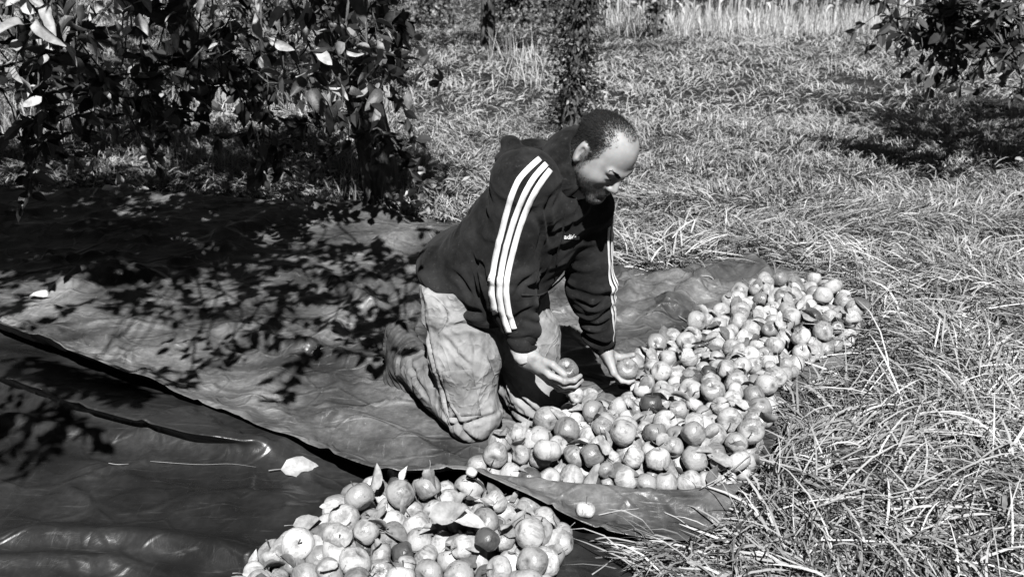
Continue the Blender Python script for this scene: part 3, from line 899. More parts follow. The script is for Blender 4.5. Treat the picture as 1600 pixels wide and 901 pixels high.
    root = empty('sapling', s); St = Soup(); Sc = Soup()
    for i in range(4):
        e = np.array([RNG.normal(0, .25), RNG.normal(0, .2), RNG.uniform(1.1, 1.7)])
        pth = limb(St, [np.zeros(3), e * .5 + RNG.normal(0, .05, 3), e], .018, .006, 6, 12, .05, i)
        TW, P, D = sprays(pth[3:], 2, .25, 7, RNG); n = len(P)
        leaf_cloud(Sc, P, D, RNG.uniform(.06, .09, n), RNG.uniform(.05, .2, n))
        for w in TW:
            V, q, t = tube_np(w, [.005, .004, .002], 4, False); St.add(V, q, t, .1)
    obj('trunk', St.mesh('trunk', M['bark']), root); o = obj('crown', Sc.mesh('crown', M['leaf'], False), root); o['kind'] = 'stuff'
    tag(root, 'thin many-stemmed sapling standing before the maize', 'tree')
    # broad-leaved weeds in the lit strip behind the shade
    spots = [(150, 175, .22), (185, 170, .26), (225, 178, .2), (265, 192, .16), (300, 182, .18), (350, 185, .2), (130, 265, .14), (60, 270, .13), (235, 262, .13), (485, 275, .13), (640, 270, .16), (470, 325, .12), (640, 330, .16), (690, 300, .16), (200, 300, .12)]
    wl = []
    for i, (u, v, h) in enumerate(spots):
        g = on_z(u, v + 12); g[2] = -.02
        root = empty('weed', g); S = Soup(); n = int(26 * h / .15)
        D = RNG.normal(0, 1, (n, 3)); D[:, 2] = np.abs(D[:, 2]) * .5
        P = np.stack([RNG.normal(0, h * .6, n), RNG.normal(0, h * .5, n), RNG.uniform(.02, h, n)], -1)
        leaf_cloud(S, P, D, RNG.uniform(.05, .10, n) * (.6 + h * 2), RNG.uniform(.15, .45, n))
        obj('leaves', S.mesh('leaves', M['leaf'], False), root)['kind'] = 'stuff'
        S2 = Soup()
        for p in P[:8]:
            V, q, t = tube_np(np.array([[0, 0, 0], p * .6, p]), [.003, .002, .0015], 4, False); S2.add(V, q, t, .2)
        obj('stems', S2.mesh('stems', M['straw']), root)
        wl.append((u, root, i < 6))
    for lit in (True, False):
        l = sorted([w for w in wl if w[2] == lit], key=lambda w: w[0])
        for k, (u, root, _) in enumerate(l):
            tag(root, ORD(k, len(l)) + (' broad-leaved weed in the sunlit strip behind the tree shade' if lit else ' small weed in dappled shade along the back of the tarpaulin'), 'weed',
                'weeds in the sunlit strip' if lit else 'weeds in the dappled shade')

# ================================================================== APPLES
def apple_mesh(seed, k=20, m=13):
    r = np.random.default_rng(seed)
    tall = r.uniform(.82, .98); taper = r.uniform(.0, .14)
    ph = np.linspace(0, math.pi, m)
    V = []; cav = []
    lob = r.uniform(0, 6.28)
    for i, p in enumerate(ph):
        # polar profile with a stalk hollow (top) and an eye basin (bottom)
        z = math.cos(p) * tall; rad = math.sin(p)
        rad = rad ** .82 if rad > 0 else 0
        z -= .34 * math.exp(-((p) / .36) ** 2)
        z += .22 * math.exp(-((math.pi - p) / .32) ** 2)
        rad *= 1 - taper * (1 - math.cos(p)) * .5 + taper * .2
        for j in range(k):
            th = 2 * math.pi * j / k
            rr = rad * (1 + .025 * math.cos(5 * th + lob) * (1 - math.cos(p)) * .5 + .03 * math.cos(th + lob * 2))
            V.append((rr * math.cos(th), rr * math.sin(th), z))
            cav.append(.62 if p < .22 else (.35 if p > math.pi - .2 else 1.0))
        
    V = np.array(V)
    i, j = np.meshgrid(np.arange(m - 1), np.arange(k), indexing='ij')
    q = np.stack([i * k + j, (i + 1) * k + j, (i + 1) * k + (j + 1) % k, i * k + (j + 1) % k], -1).reshape(-1, 4)
    V += np.stack([noise3(V * 1.3 + 9 * a, seed + a) for a in range(3)], -1) * .085
    return V, q, np.array(cav)

AV = [apple_mesh(s) for s in (1, 2, 3, 4, 5)]
AV_LOW = [apple_mesh(s, 12, 10) for s in (1, 2, 3, 4, 5)]
def tarp_h(x, y, heap):
    return .024 if heap == 'A' else .012

def settle(poly, counts, heap, seed, wall=None, rr=(.033, .043), peak=.16):
    """drop apples into the outline, then relax overlaps under gravity"""
    r = np.random.default_rng(seed)
    x0, y0 = poly.min(0); x1, y1 = poly.max(0)
    P = []; R = []
    while len(P) < counts:
        x = r.uniform(x0, x1); y = r.uniform(y0, y1)
        if not inside(poly, np.array([x]), np.array([y]))[0]: continue
        d, _, _ = dist_poly(poly, np.array([x]), np.array([y]), True)
        h = peak * min(1, d[0] / .26) ** .8
        P.append((x, y, .04 + r.uniform(0, 1) * h)); R.append(r.uniform(*rr))
    P = np.array(P); R = np.array(R)
    for it in range(170):
        P[:, 2] -= .0030 if it < 140 else .0006
        D = P[:, None] - P[None]
        dist = np.sqrt((D ** 2).sum(-1)) + 1e-9
        np.fill_diagonal(dist, 9)
        ov = np.maximum(0, R[:, None] + R[None] - dist)
        push = (D / dist[..., None]) * (ov * .30)[..., None]
        mv = push.sum(1); mv = np.clip(mv, -.02, .02)
        mv[:, :2] *= .8
        P += mv
        P[:, 2] = np.maximum(P[:, 2], R * .92 + tarp_h(0, 0, heap))
        # stay inside the outline
        out = ~inside(poly, P[:, 0], P[:, 1])
        if out.any():
            c = poly.mean(0)
            dd, tt, _ = dist_poly(poly, P[out, 0], P[out, 1], True)
            idx = tt.astype(int) % len(poly); nx = (idx + 1) % len(poly); f = tt - tt.astype(int)
            near = poly[idx] * (1 - f)[:, None] + poly[nx] * f[:, None]
            P[out, :2] += (near - P[out, :2]) * .6
    return P, R

def visible_pixels(P, R):
    """share of each apple that shows from the photograph's side, in pixels of a coarse picture"""
    u, v, z = proj(P); u = u / 2; v = v / 2
    rad = R * FPX / z / 2
    buf = np.full((451, 800), 1e9); ids = np.full((451, 800), -1)
    for i in np.argsort(-z):
        a0, a1 = int(max(0, u[i] - rad[i])), int(min(799, u[i] + rad[i])); b0, b1 = int(max(0, v[i] - rad[i])), int(min(450, v[i] + rad[i]))
        if a1 <= a0 or b1 <= b0: continue
        yy, xx = np.mgrid[b0:b1 + 1, a0:a1 + 1]
        ids[b0:b1 + 1, a0:a1 + 1][(xx - u[i]) ** 2 + (yy - v[i]) ** 2 < rad[i] ** 2] = i
    return np.bincount(ids[ids >= 0], minlength=len(P))

def rand_rot(r):
    q = r.normal(0, 1, 4); q /= np.linalg.norm(q)
    return np.array(Matrix.Identity(3)) if False else np.array(__import__('mathutils').Quaternion(q.tolist()).to_matrix())

APPLE_ME = []
STALK_ME = None
def apple_obj(p, R, rot, tone, var, stalk=True):
    o = bpy.data.objects.new('apple', APPLE_ME[var])
    o.matrix_world = Matrix(np.vstack([np.hstack([rot * R, np.asarray(p)[:, None]]), [0, 0, 0, 1]]).tolist())
    o.color = (tone, tone, tone, 1)
    COL.objects.link(o)
    if stalk:
        s = bpy.data.objects.new('stalk', STALK_ME); s.parent = o; COL.objects.link(s)
    return o

def tone_pick(r):
    t = r.random()
    if t < .80: return r.uniform(.26, .45)
    if t < .96: return r.uniform(.17, .27)
    return r.uniform(.05, .09)

REGIONS = {'A': [(1255, 480, 'at the far tip, long heap'), (1000, 585, 'beside his left hand, long heap'), (1120, 560, 'mid long heap'),
                 (1215, 610, 'on the grass side, long heap'), (980, 750, 'by the tarpaulin ridge, long heap'), (840, 715, 'by his knees, long heap'),
                 (1030, 665, 'in the lower middle, long heap'), (1130, 735, 'at lower grass corner, long heap')],
           'B': [(440, 880, 'on left rim, near heap'), (600, 780, 'at the back, near heap'), (640, 840, 'in the centre, near heap'),
                 (840, 835, 'on right rim, near heap'), (700, 890, 'at the bottom edge, near heap')]}
def name_apart(items, cat, groups):
    """look, then place in its heap; things that still agree are told apart by their order from the left"""
    sets = {}
    for o, look, h, p in items:
        u, v, _ = proj(p)
        reg = min(REGIONS[h], key=lambda a: (a[0] - u) ** 2 + (a[1] - v) ** 2)[2]
        sets.setdefault((look, reg, h), []).append((u, o))
    words = ['first', 'second', 'third', 'fourth', 'fifth', 'sixth', 'seventh', 'eighth', 'ninth', 'tenth', 'eleventh', 'twelfth', 'thirteenth', 'fourteenth', 'fifteenth', 'sixteenth', 'seventeenth', 'eighteenth', 'nineteenth', 'twentieth']
    for (look, reg, h), l in sets.items():
        l.sort(key=lambda a: a[0])
        for k, (u, o) in enumerate(l):
            pre = '' if len(l) == 1 else ('leftmost ' if k == 0 else 'rightmost ' if k == len(l) - 1 else (words[k] if k < 20 else 'later') + ' from left, ')
            tag(o, pre + look + ' ' + reg, cat, groups[h])

def apples():
    global STALK_ME
    for V, q, cav in AV:
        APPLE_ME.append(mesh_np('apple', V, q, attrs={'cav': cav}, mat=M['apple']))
    V, q, t = tube_np(resample([(0, 0, .55), (.03, .01, .8), (.11, .03, 1.08)], 5), [.035, .03, .045], 5) if False else tube_np(resample([(0, 0, .5), (.03, .01, .8), (.17, .05, 1.28)], 5), np.array([.045, .038, .036, .04, .06]), 5)
    STALK_ME = mesh_np('stalk', V, q, t, mat=M['stalk'])
    r = np.random.default_rng(77)
    PA, RA = settle(HEAP_A, 600, 'A', 5, peak=.10, rr=(.024, .0385))
    PB, RB = settle(HEAP_B, 118, 'B', 6, peak=.05, rr=(.028, .041))
    P = np.vstack([PA, PB]); R = np.concatenate([RA, RB]); heap = np.array(['A'] * len(PA) + ['B'] * len(PB))
    # none where the man's knees and hands are, or piled up against his left hand
    ok = np.ones(len(P), bool)
    for a, b, rad in ((HIP_L, KN_L, .10), (HIP_R, KN_R, .10), (KN_L, AN_L, .09), (KN_R, AN_R, .09), (WR_L, np.array([.345, 2.985, .10]), .055), (WR_R, np.array([.17, 2.6, .28]), .05)):
        ok &= seg_coord(P, a, b)[1] > rad + R * .8
    u, v, _ = proj(P); ok &= ~((u > 925) & (u < 990) & (v > 545) & (v < 622) & (P[:, 1] < 3.02))
    P = P[ok]; R = R[ok]; heap = heap[ok]
    vis = visible_pixels(P, R)
    order = np.argsort(-vis)
    named = []
    single = [i for i in order if vis[i] > 6][:292]
    rest = [i for i in order if i not in set(single) and vis[i] > 0]
    buried = [i for i in order if vis[i] == 0]
    S = {'A': Soup(), 'B': Soup()}; cavs = {'A': [], 'B': []}
    for i in single:
        tone = tone_pick(r); rot = rand_rot(r)
        o = apple_obj(P[i], R[i], rot, tone, r.integers(5), stalk=rot[2, 2] > -.2 and r.random() < .75)
        kind = 'pale' if tone > .28 else ('mid-grey' if tone > .12 else 'very dark')
        size = 'small' if R[i] < .0305 else ('large' if R[i] > .0355 else 'middling')
        pose = 'stalk end up' if rot[2, 2] > .5 else ('eye end up' if rot[2, 2] < -.5 else 'on its side')
        named.append((o, f'{size} {kind} apple {pose}', heap[i], P[i]))
    for i in rest + buried:
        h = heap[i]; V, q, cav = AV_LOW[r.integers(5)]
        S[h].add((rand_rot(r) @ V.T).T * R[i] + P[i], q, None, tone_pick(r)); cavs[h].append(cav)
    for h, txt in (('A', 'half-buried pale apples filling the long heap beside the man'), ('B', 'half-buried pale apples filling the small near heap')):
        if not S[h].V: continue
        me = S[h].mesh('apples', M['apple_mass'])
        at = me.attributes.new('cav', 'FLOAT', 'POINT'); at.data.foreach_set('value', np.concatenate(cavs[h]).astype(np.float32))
        tag(obj('apples', me), txt, 'apples', kind='stuff')
    name_apart(named, 'apple', {'A': 'apples of the long heap', 'B': 'apples of the near heap'})
    # lone ones
    up = np.eye(3)
    def lone(u, v, z, R_, tone, label, axis=(0, 0, 1), st=True, **k):
        p = on_z(u, v, z); d = unit(axis)
        rot = rot_from(np.array([unit(np.cross(d, [.3, .9, .1]))]), d[None], np.zeros(1))[0]
        rot = np.stack([rot[:, 0], np.cross(d, rot[:, 0]), d], -1)
        o = apple_obj(p, R_, rot, tone, 1, st); tag(o, label, 'apple'); return o
    lone(915, 796, .095, .026, .55, 'small pale apple resting alone on the tarpaulin flap below the heap', (.1, .3, .9))
    lone(737, 737, .135, .016, .6, 'small pale windfall apple at the left tip of the long heap', (.4, .2, .8), False)
    lone(465, 850, .085, .0415, .50, 'large apple with its stalk hollow turned to the viewer, left rim of near heap', (.25, -.75, .6))
    lone(530, 860, .080, .0435, .40, 'large apple lying stalk up on the left rim of near heap', (.1, -.35, .9))
    lone(762, 842, .150, .031, .075, 'glossy dark red apple on top of the near heap', (.5, .3, .7), False)
    lone(828, 748, .055, .034, .085, 'dark apple at the foot of the long heap behind the tarpaulin ridge', (.3, .8, .1), False)
    return P, R, heap

def pile_leaves(P, R, heap):
    """loose apple leaves: on the heaps, on the sheets, in the grass"""
    LM = [leaf_mesh('fallen_leaf', 21, .35, .7, .3, .03), leaf_mesh('fallen_leaf', 22, .1, 1.3, .28, .03), leaf_mesh('fallen_leaf', 23, .8, .4, .34, .02),
          leaf_mesh('fallen_leaf', 24, .25, -.8, .3, .04), leaf_mesh('fallen_leaf', 25, .5, 1.7, .3, .05)]
    V, q, t = tube_np(np.array([[0, 0, 0], [0, -.16, .02], [.02, -.3, .07]]), [.012, .011, .013], 4)
    PET = mesh_np('leaf_stalk', V, q, t, mat=M['straw'])
    r = np.random.default_rng(91)
    cnt = [0]
    def leaf(p, d, nrm, s, tone, label, group=None, var=None, pet=True):
        R_ = rot_from(np.asarray(d)[None], np.asarray(nrm)[None], r.normal(0, .25, 1))[0]
        o = bpy.data.objects.new('fallen_leaf', LM[r.integers(5) if var is None else var])
        o.matrix_world = Matrix(np.vstack([np.hstack([R_ * s, np.asarray(p)[:, None]]), [0, 0, 0, 1]]).tolist())
        o.color = (tone,) * 3 + (1,)
        COL.objects.link(o); tag(o, label, 'leaf', group)
        if pet:
            c = bpy.data.objects.new('leaf_stalk', PET); c.parent = o; COL.objects.link(c)
        cnt[0] += 1
        return o
    # on the heaps: on top of an exposed apple or wedged between two
    vis = visible_pixels(P, R); named = []
    for h, n, txt in (('A', 150, 'curled leaf caught among the apples of the long heap'), ('B', 62, 'curled leaf caught among the apples of the near heap')):
        idx = [i for i in np.argsort(-vis) if heap[i] == h and vis[i] > 8]
        ch = r.choice(idx, n, replace=n > len(idx))
        for i in ch:
            off = unit(np.array([r.normal(0, .8), r.normal(-.3, .7), 1.0]))
            p = P[i] + off * (R[i] + .009)
            d = unit(np.cross(off, r.normal(0, 1, 3)))
            tone = r.uniform(.26, .45) if r.random() < .72 else r.uniform(.08, .2)
            sh = 'pale' if tone > .3 else 'dark'
            s = r.uniform(.05, .085)
            o = leaf(p - d * s * .45, d, off + r.normal(0, .35, 3), s, tone, '', None)
            size = 'small' if s < .061 else ('large' if s > .074 else 'middling')
            named.append((o, f'{size} {sh} curled leaf', h, p))
    name_apart(named, 'leaf', {'A': 'leaves in the long heap', 'B': 'leaves in the near heap'})
    # single leaves worth naming
    leaf(lay(440, 738, .012), (1, .10, .10), (.1, -.75, .7), .115, .36, 'large pale dry leaf lying alone on the lower tarpaulin', var=0)
    leaf(on_z(580, 765, .11), (.3, .1, .9), (.3, -.9, .2), .075, .35, 'upright grey leaf standing at the back of the near heap', var=2)
    leaf(on_z(628, 752, .12), (.2, .1, .8), (-.5, -.7, .3), .045, .6, 'tiny bright leaf poking up at the tarpaulin edge behind the near heap', var=2)
    leaf(on_z(670, 805, .17), (1, .1, .1), (.1, -.7, .7), .10, .30, 'broad wrinkled grey leaf draped across the near heap', var=3)
    leaf(on_z(700, 805, .17), (.9, -.1, .2), (.0, -.6, .8), .10, .62, 'broad pale leaf arched over the near heap', var=1)
    leaf(lay(395, 890, .005), (.2, .1, 1), (0, -1, .3), .05, .5, 'small upright leaf left of the near heap', var=2)
    leaf(lay(45, 468, .012), (1, .2, .2), (0, -.3, 1), .12, .6, 'large leaf lying on a dappled crease at the left of the tarpaulin', var=0)
    # scattered on the grass
    k = 0; gl = []
    while k < 30:
        x, y = r.uniform(.4, 3.4), r.uniform(2.0, 7.5)
        if not (keep_grass(np.array([x]), np.array([y]))[0] and in_view(np.array([x]), np.array([y]))[0]): continue
        far = y > 4.2
        o = leaf((x, y, r.uniform(.05, .12)), (r.normal(), r.normal(), r.normal(0, .3)), (r.normal(0, .4), r.normal(-.3, .4), 1), r.uniform(.045, .075), r.uniform(.14, .36),
             '', None, pet=False)
        u, v, _ = proj(np.array([x, y, .05])); gl.append((v, u, o)); k += 1
    gl.sort(key=lambda a: a[0])
    bands = ['farthest row of leaves, meadow grass', 'second farthest row of leaves, meadow grass', 'middle row of leaves in the grass', 'leaves level with the heap, in the grass', 'leaves in the nearest flattened grass']
    for b in range(5):
        l = sorted(gl[b * 6:(b + 1) * 6], key=lambda a: a[1])
        for k, (v, u, o) in enumerate(l): tag(o, ORD(k, len(l)) + ' fallen leaf among the ' + bands[b], 'leaf', 'leaves fallen in the grass')

def straws():
    def st(pts, r0, label, name='straw', w=None, mat='straw'):
        P = resample(np.array(pts), 14)
        V, q, t = tube_np(P, np.linspace(r0, r0 * .45, 14), 5)
        o = obj(name, mesh_np(name, V, q, t, mat=M[mat])); return tag(o, label, name)
    z = on_z
    st([lay(935, 806), lay(965, 800), lay(998, 796)], .0022, 'short pale straw lying on the tarpaulin flap right of the lone apple')
    st([lay(1038, 802), lay(1060, 812), lay(1085, 830), lay(1118, 838, .02)], .0022, 'long curved straw crossing the tarpaulin flap')
    st([lay(1128, 803), lay(1138, 810, .015), z(1165, 830, .06)], .002, 'short straw at the right corner of the tarpaulin flap')
    st([z(920, 846, .03), z(950, 839, .06), z(1010, 850, .045), z(1080, 860, .04), z(1160, 868, .05)], .0026, 'long pale straw lying along the front edge of the tarpaulin')
    st([lay(925, 899), lay(945, 885), lay(962, 870)], .002, 'pale straw on the dark lower tarpaulin below the flap')
    st([lay(235, 722), lay(310, 727), lay(360, 726), lay(400, 731)], .0007, 'hair-thin pale stem lying on the smooth lower tarpaulin')
    st([lay(170, 725), lay(185, 727), lay(202, 726)], .0014, 'short pale stem on the smooth lower tarpaulin')
    st([z(1160, 435, .05), z(1180, 450, .07), z(1195, 462, .09)], .0022, 'thin twig poking from the far end of the long heap', 'twig')
    st([z(1008, 535, .05), z(1022, 543, .07), z(1038, 550, .08)], .0022, 'thin twig poking from the left side of the long heap', 'twig')
    st([lay(1095, 432), lay(1110, 436, .01), lay(1122, 446)], .003, 'pale broken twig on the tarpaulin behind the heap', 'twig')
    st([lay(1060, 495), lay(1072, 504, .008), lay(1082, 511)], .0025, 'short twig on the tarpaulin beside the heap', 'twig')
    st([z(1095, 762, .1), z(1130, 742, .12), z(1185, 700, .15)], .002, 'long straw leaning over the right end of the heap')

# ================================================================== THE MAN
class SDF:
    def __init__(s, lo, hi, h):
        s.lo = np.array(lo, float); s.h = h
        s.n = np.ceil((np.array(hi) - s.lo) / h).astype(int) + 1
        s.f = np.full(s.n, 1.0, np.float32)
    def _reg(s, lo, hi):
        a = np.clip(np.floor((np.asarray(lo) - s.lo) / s.h).astype(int), 0, s.n)
        b = np.clip(np.ceil((np.asarray(hi) - s.lo) / s.h).astype(int) + 1, 0, s.n)
        sl = tuple(slice(x, y) for x, y in zip(a, b))
        ax = [(s.lo[i] + np.arange(a[i], b[i]) * s.h).astype(np.float32) for i in range(3)]
        return sl, ax[0][:, None, None], ax[1][None, :, None], ax[2][None, None, :]
    def _mix(s, sl, d, k, sub):
        a = s.f[sl]
        if sub:                                    # smooth subtraction
            d = -d; hh = np.clip(.5 - .5 * (d - a) / k * -1, 0, 1) if False else np.clip(.5 + .5 * (d - a) / k, 0, 1)
            s.f[sl] = a * (1 - hh) + d * hh + k * hh * (1 - hh)
        else:
            hh = np.clip(.5 + .5 * (a - d) / k, 0, 1)
            s.f[sl] = a * (1 - hh) + d * hh - k * hh * (1 - hh)
    def cone(s, a, b, ra, rb, k=.01, sub=False, squash=None):
        a = np.asarray(a, float); b = np.asarray(b, float); m = k * 1.2 + 3 * s.h
        r = max(ra, rb) * (1.0 if squash is None else max(1, squash[1]))
        sl, X, Y, Z = s._reg(np.minimum(a, b) - r - m, np.maximum(a, b) + r + m)
        dx, dy, dz = X - a[0], Y - a[1], Z - a[2]
        ab = b - a
        t = np.clip((dx * ab[0] + dy * ab[1] + dz * ab[2]) / (ab @ ab + 1e-12), 0, 1)
        ex, ey, ez = dx - t * ab[0], dy - t * ab[1], dz - t * ab[2]
        if squash is not None:                      # (axis, factor): wider along the axis
            ax, fct = unit(squash[0]), squash[1]
            pr = (ex * ax[0] + ey * ax[1] + ez * ax[2]) * (1 / fct - 1)
            ex, ey, ez = ex + pr * ax[0], ey + pr * ax[1], ez + pr * ax[2]
        d = np.sqrt(ex * ex + ey * ey + ez * ez) - (ra + (rb - ra) * t)
        s._mix(sl, d, k, sub)
    def ell(s, c, r, k=.01, R=None, sub=False):
        c = np.asarray(c, float); r = np.asarray(r, float); m = k * 1.2 + 3 * s.h + r.max()
        sl, X, Y, Z = s._reg(c - m, c + m)
        dx, dy, dz = X - c[0], Y - c[1], Z - c[2]
        if R is not None:
            p = [dx * R[0, i] + dy * R[1, i] + dz * R[2, i] for i in range(3)]
        else: p = [dx, dy, dz]
        k0 = np.sqrt(sum((p[i] / r[i]) ** 2 for i in range(3))); k1 = np.sqrt(sum((p[i] / r[i] ** 2) ** 2 for i in range(3))) + 1e-9
        s._mix(sl, k0 * (k0 - 1) / k1, k, sub)
    def chain(s, pts, rad, k=.02, squash=None):
        for i in range(len(pts) - 1): s.cone(pts[i], pts[i + 1], rad[i], rad[i + 1], k, squash=squash)
    def floor(s, z):
        Z = s.lo[2] + np.arange(s.n[2]) * s.h
        s.f = np.maximum(s.f, (z - Z)[None, None, :].astype(np.float32))
    def nets(s):
        f = s.f; ins = f < 0
        cnt = np.zeros(s.n - 1, np.int8)
        for dx in (0, 1):
            for dy in (0, 1):
                for dz in (0, 1):
                    cnt += ins[dx:s.n[0] - 1 + dx, dy:s.n[1] - 1 + dy, dz:s.n[2] - 1 + dz]
        act = np.argwhere((cnt > 0) & (cnt < 8))
        vid = np.full(s.n - 1, -1, np.int32); vid[tuple(act.T)] = np.arange(len(act))
        acc = np.zeros((len(act), 3)); num = np.zeros(len(act))
        cor = np.array([[i, j, k] for i in (0, 1) for j in (0, 1) for k in (0, 1)])
        fv = [f[tuple((act + c).T)] for c in cor]
        for i in range(8):
            for j in range(i + 1, 8):
                if np.abs(cor[i] - cor[j]).sum() != 1: continue
                m = (fv[i] < 0) != (fv[j] < 0)
                t = fv[i][m] / (fv[i][m] - fv[j][m])
                acc[m] += cor[i] + t[:, None] * (cor[j] - cor[i]); num[m] += 1
        V = s.lo + (act + acc / num[:, None]) * s.h
        Q = []
        for ax in range(3):
            o1, o2 = [(1, 2), (2, 0), (0, 1)][ax]
            sa = [slice(None)] * 3; sb = [slice(None)] * 3
            sa[ax] = slice(0, -1); sb[ax] = slice(1, None)
            ch = ins[tuple(sa)] != ins[tuple(sb)]
            e = np.argwhere(ch)
            ok = (e[:, o1] > 0) & (e[:, o2] > 0) & (e[:, o1] < s.n[o1] - 1) & (e[:, o2] < s.n[o2] - 1)
            e = e[ok]
            u1 = np.zeros(3, int); u1[o1] = 1; u2 = np.zeros(3, int); u2[o2] = 1
            q = np.stack([vid[tuple((e - u1 - u2).T)], vid[tuple((e - u2).T)], vid[tuple(e.T)], vid[tuple((e - u1).T)]], -1)
            flip = ~ins[tuple(e.T)]
            q[flip] = q[flip][:, ::-1]
            Q.append(q)
        return V, np.concatenate(Q)

def relax(V, Q, it=2, lam=.5):
    E = np.concatenate([Q[:, [0, 1]], Q[:, [1, 2]], Q[:, [2, 3]], Q[:, [3, 0]]])
    deg = np.bincount(E[:, 0], minlength=len(V)) + 1e-9
    for _ in range(it):
        S = np.stack([np.bincount(E[:, 0], weights=V[E[:, 1], i], minlength=len(V)) for i in range(3)], -1)
        V = V + lam * (S / deg[:, None] - V)
    return V

def normals(V, Q):
    n = np.cross(V[Q[:, 2]] - V[Q[:, 0]], V[Q[:, 3]] - V[Q[:, 1]])
    N = np.zeros_like(V)
    for i in range(4):
        for a in range(3): N[:, a] += np.bincount(Q[:, i], weights=n[:, a], minlength=len(V))
    return N / (np.linalg.norm(N, axis=1, keepdims=True) + 1e-12)

def seg_coord(P, a, b):
    a = np.asarray(a); b = np.asarray(b); ab = b - a
    t = ((P - a) @ ab) / (ab @ ab)
    tc = np.clip(t, 0, 1)
    return t, np.linalg.norm(P - a - tc[:, None] * ab, axis=1)

# --- skeleton (metres, world)
F_ = unit((.59, -.81, 0)); L_ = unit((.81, .59, 0))
HIP_R, HIP_L = np.array([-.175, 2.84, .455]), np.array([-.015, 2.955, .45])
KN_R, KN_L = np.array([-.125, 2.765, .09]), np.array([.085, 2.855, .09])
AN_R, AN_L = np.array([-.343, 3.075, .125]), np.array([-.165, 3.20, .125])
SH_R, SH_L = np.array([.035, 2.66, .835]), np.array([.215, 2.875, .70])
EL_R, WR_R = np.array([-.010, 2.675, .560]), np.array([.043, 2.662, .318])
EL_L, WR_L = np.array([.243, 2.95, .43]), np.array([.298, 3.01, .205])
PEL = (HIP_R + HIP_L) / 2
NECK = np.array([.125, 2.775, .815])
HEAD = np.array([.246, 2.680, .912])
HS = .91
H_FW = unit((.42, -.62, -.66)); H_RT = unit((-.72, -.684, .10)); H_FW = unit(H_FW - H_RT * (H_FW @ H_RT)); H_UP = np.cross(H_RT, H_FW)
HR = np.stack([H_RT, H_FW, H_UP], -1)
def hl(x, y, z): return HEAD + HR @ np.array([x, y, z]) * HS

def hand(G, W, d, n, right, spec, scale=1.0):
    """palm, four jointed fingers and a thumb; d: finger direction, n: the way the palm faces"""
    d = unit(d); n = unit(n - d * (n @ d)); T = np.cross(d, n) * (1 if right else -1)
    sc = scale
    def pt(a, b, c): return W + (d * a + T * b + n * c) * sc
    G.cone(pt(-.025, 0, 0), pt(0, 0, 0), .025, .0245, .015, squash=(T, 1.15))
    G.cone(pt(0, .0, 0), pt(.045, .004, .002), .022, .021, .02, squash=(T, 1.45))
    for b in (.030, .010, -.011, -.030):
        G.cone(pt(.012, b * .6, .002), pt(.083, b, .002), .014, .0115, .012)
    G.cone(pt(.018, .026, .010), pt(.058, .034, .014), .017, .012, .014)          # ball of the thumb
    tips = []
    for (b, ln, r), (c1, c2, c3, sp) in zip(((.030, .92, .0092), (.010, 1.0, .0095), (-.011, .95, .0091), (-.030, .76, .0080)), spec['fingers']):
        p = pt(.083, b, .002); ang = 0
        rad = [r * 1.12, r, r * .93, r * .80]
        for i, (c, l) in enumerate(((c1, .042), (c2, .027), (c3, .022))):
            ang += c
            q = p + (d * math.cos(ang) + n * math.sin(ang) + T * sp * (1 if i == 0 else .4)) * l * ln * sc
            G.cone(p, q, rad[i] * .94, rad[i + 1] * .94, .0035); G.cone(p, p + 1e-4 * n, rad[i] * 1.07, rad[i] * 1.07, .004)
            p = q
        tips.append(p)
    p = pt(*spec['thumb'][0]); rad = [.0135, .0115, .0098]
    for i, t in enumerate(spec['thumb'][1:]):
        q = pt(*t); G.cone(p, q, rad[i], rad[i + 1], .005); p = q
    return pt

RH = dict(d=(.1, -.062, -.075), n=(.25, .65, .75), fingers=[(.35, .55, .5, .05), (.25, .55, .6, .0), (.2, .5, .6, -.03), (.1, .4, .5, -.08)],
          thumb=[(.028, .030, .010), (.070, .046, .022), (.108, .040, .026)])
LH = dict(d=(.32, -.35, -.88), n=(.9, .1, .3), fingers=[(.55, .55, .45, .06), (.5, .6, .5, .0), (.5, .65, .5, -.03), (.45, .6, .5, -.06)],
          thumb=[(.020, .028, .008), (.050, .036, .036), (.054, .018, .076)])

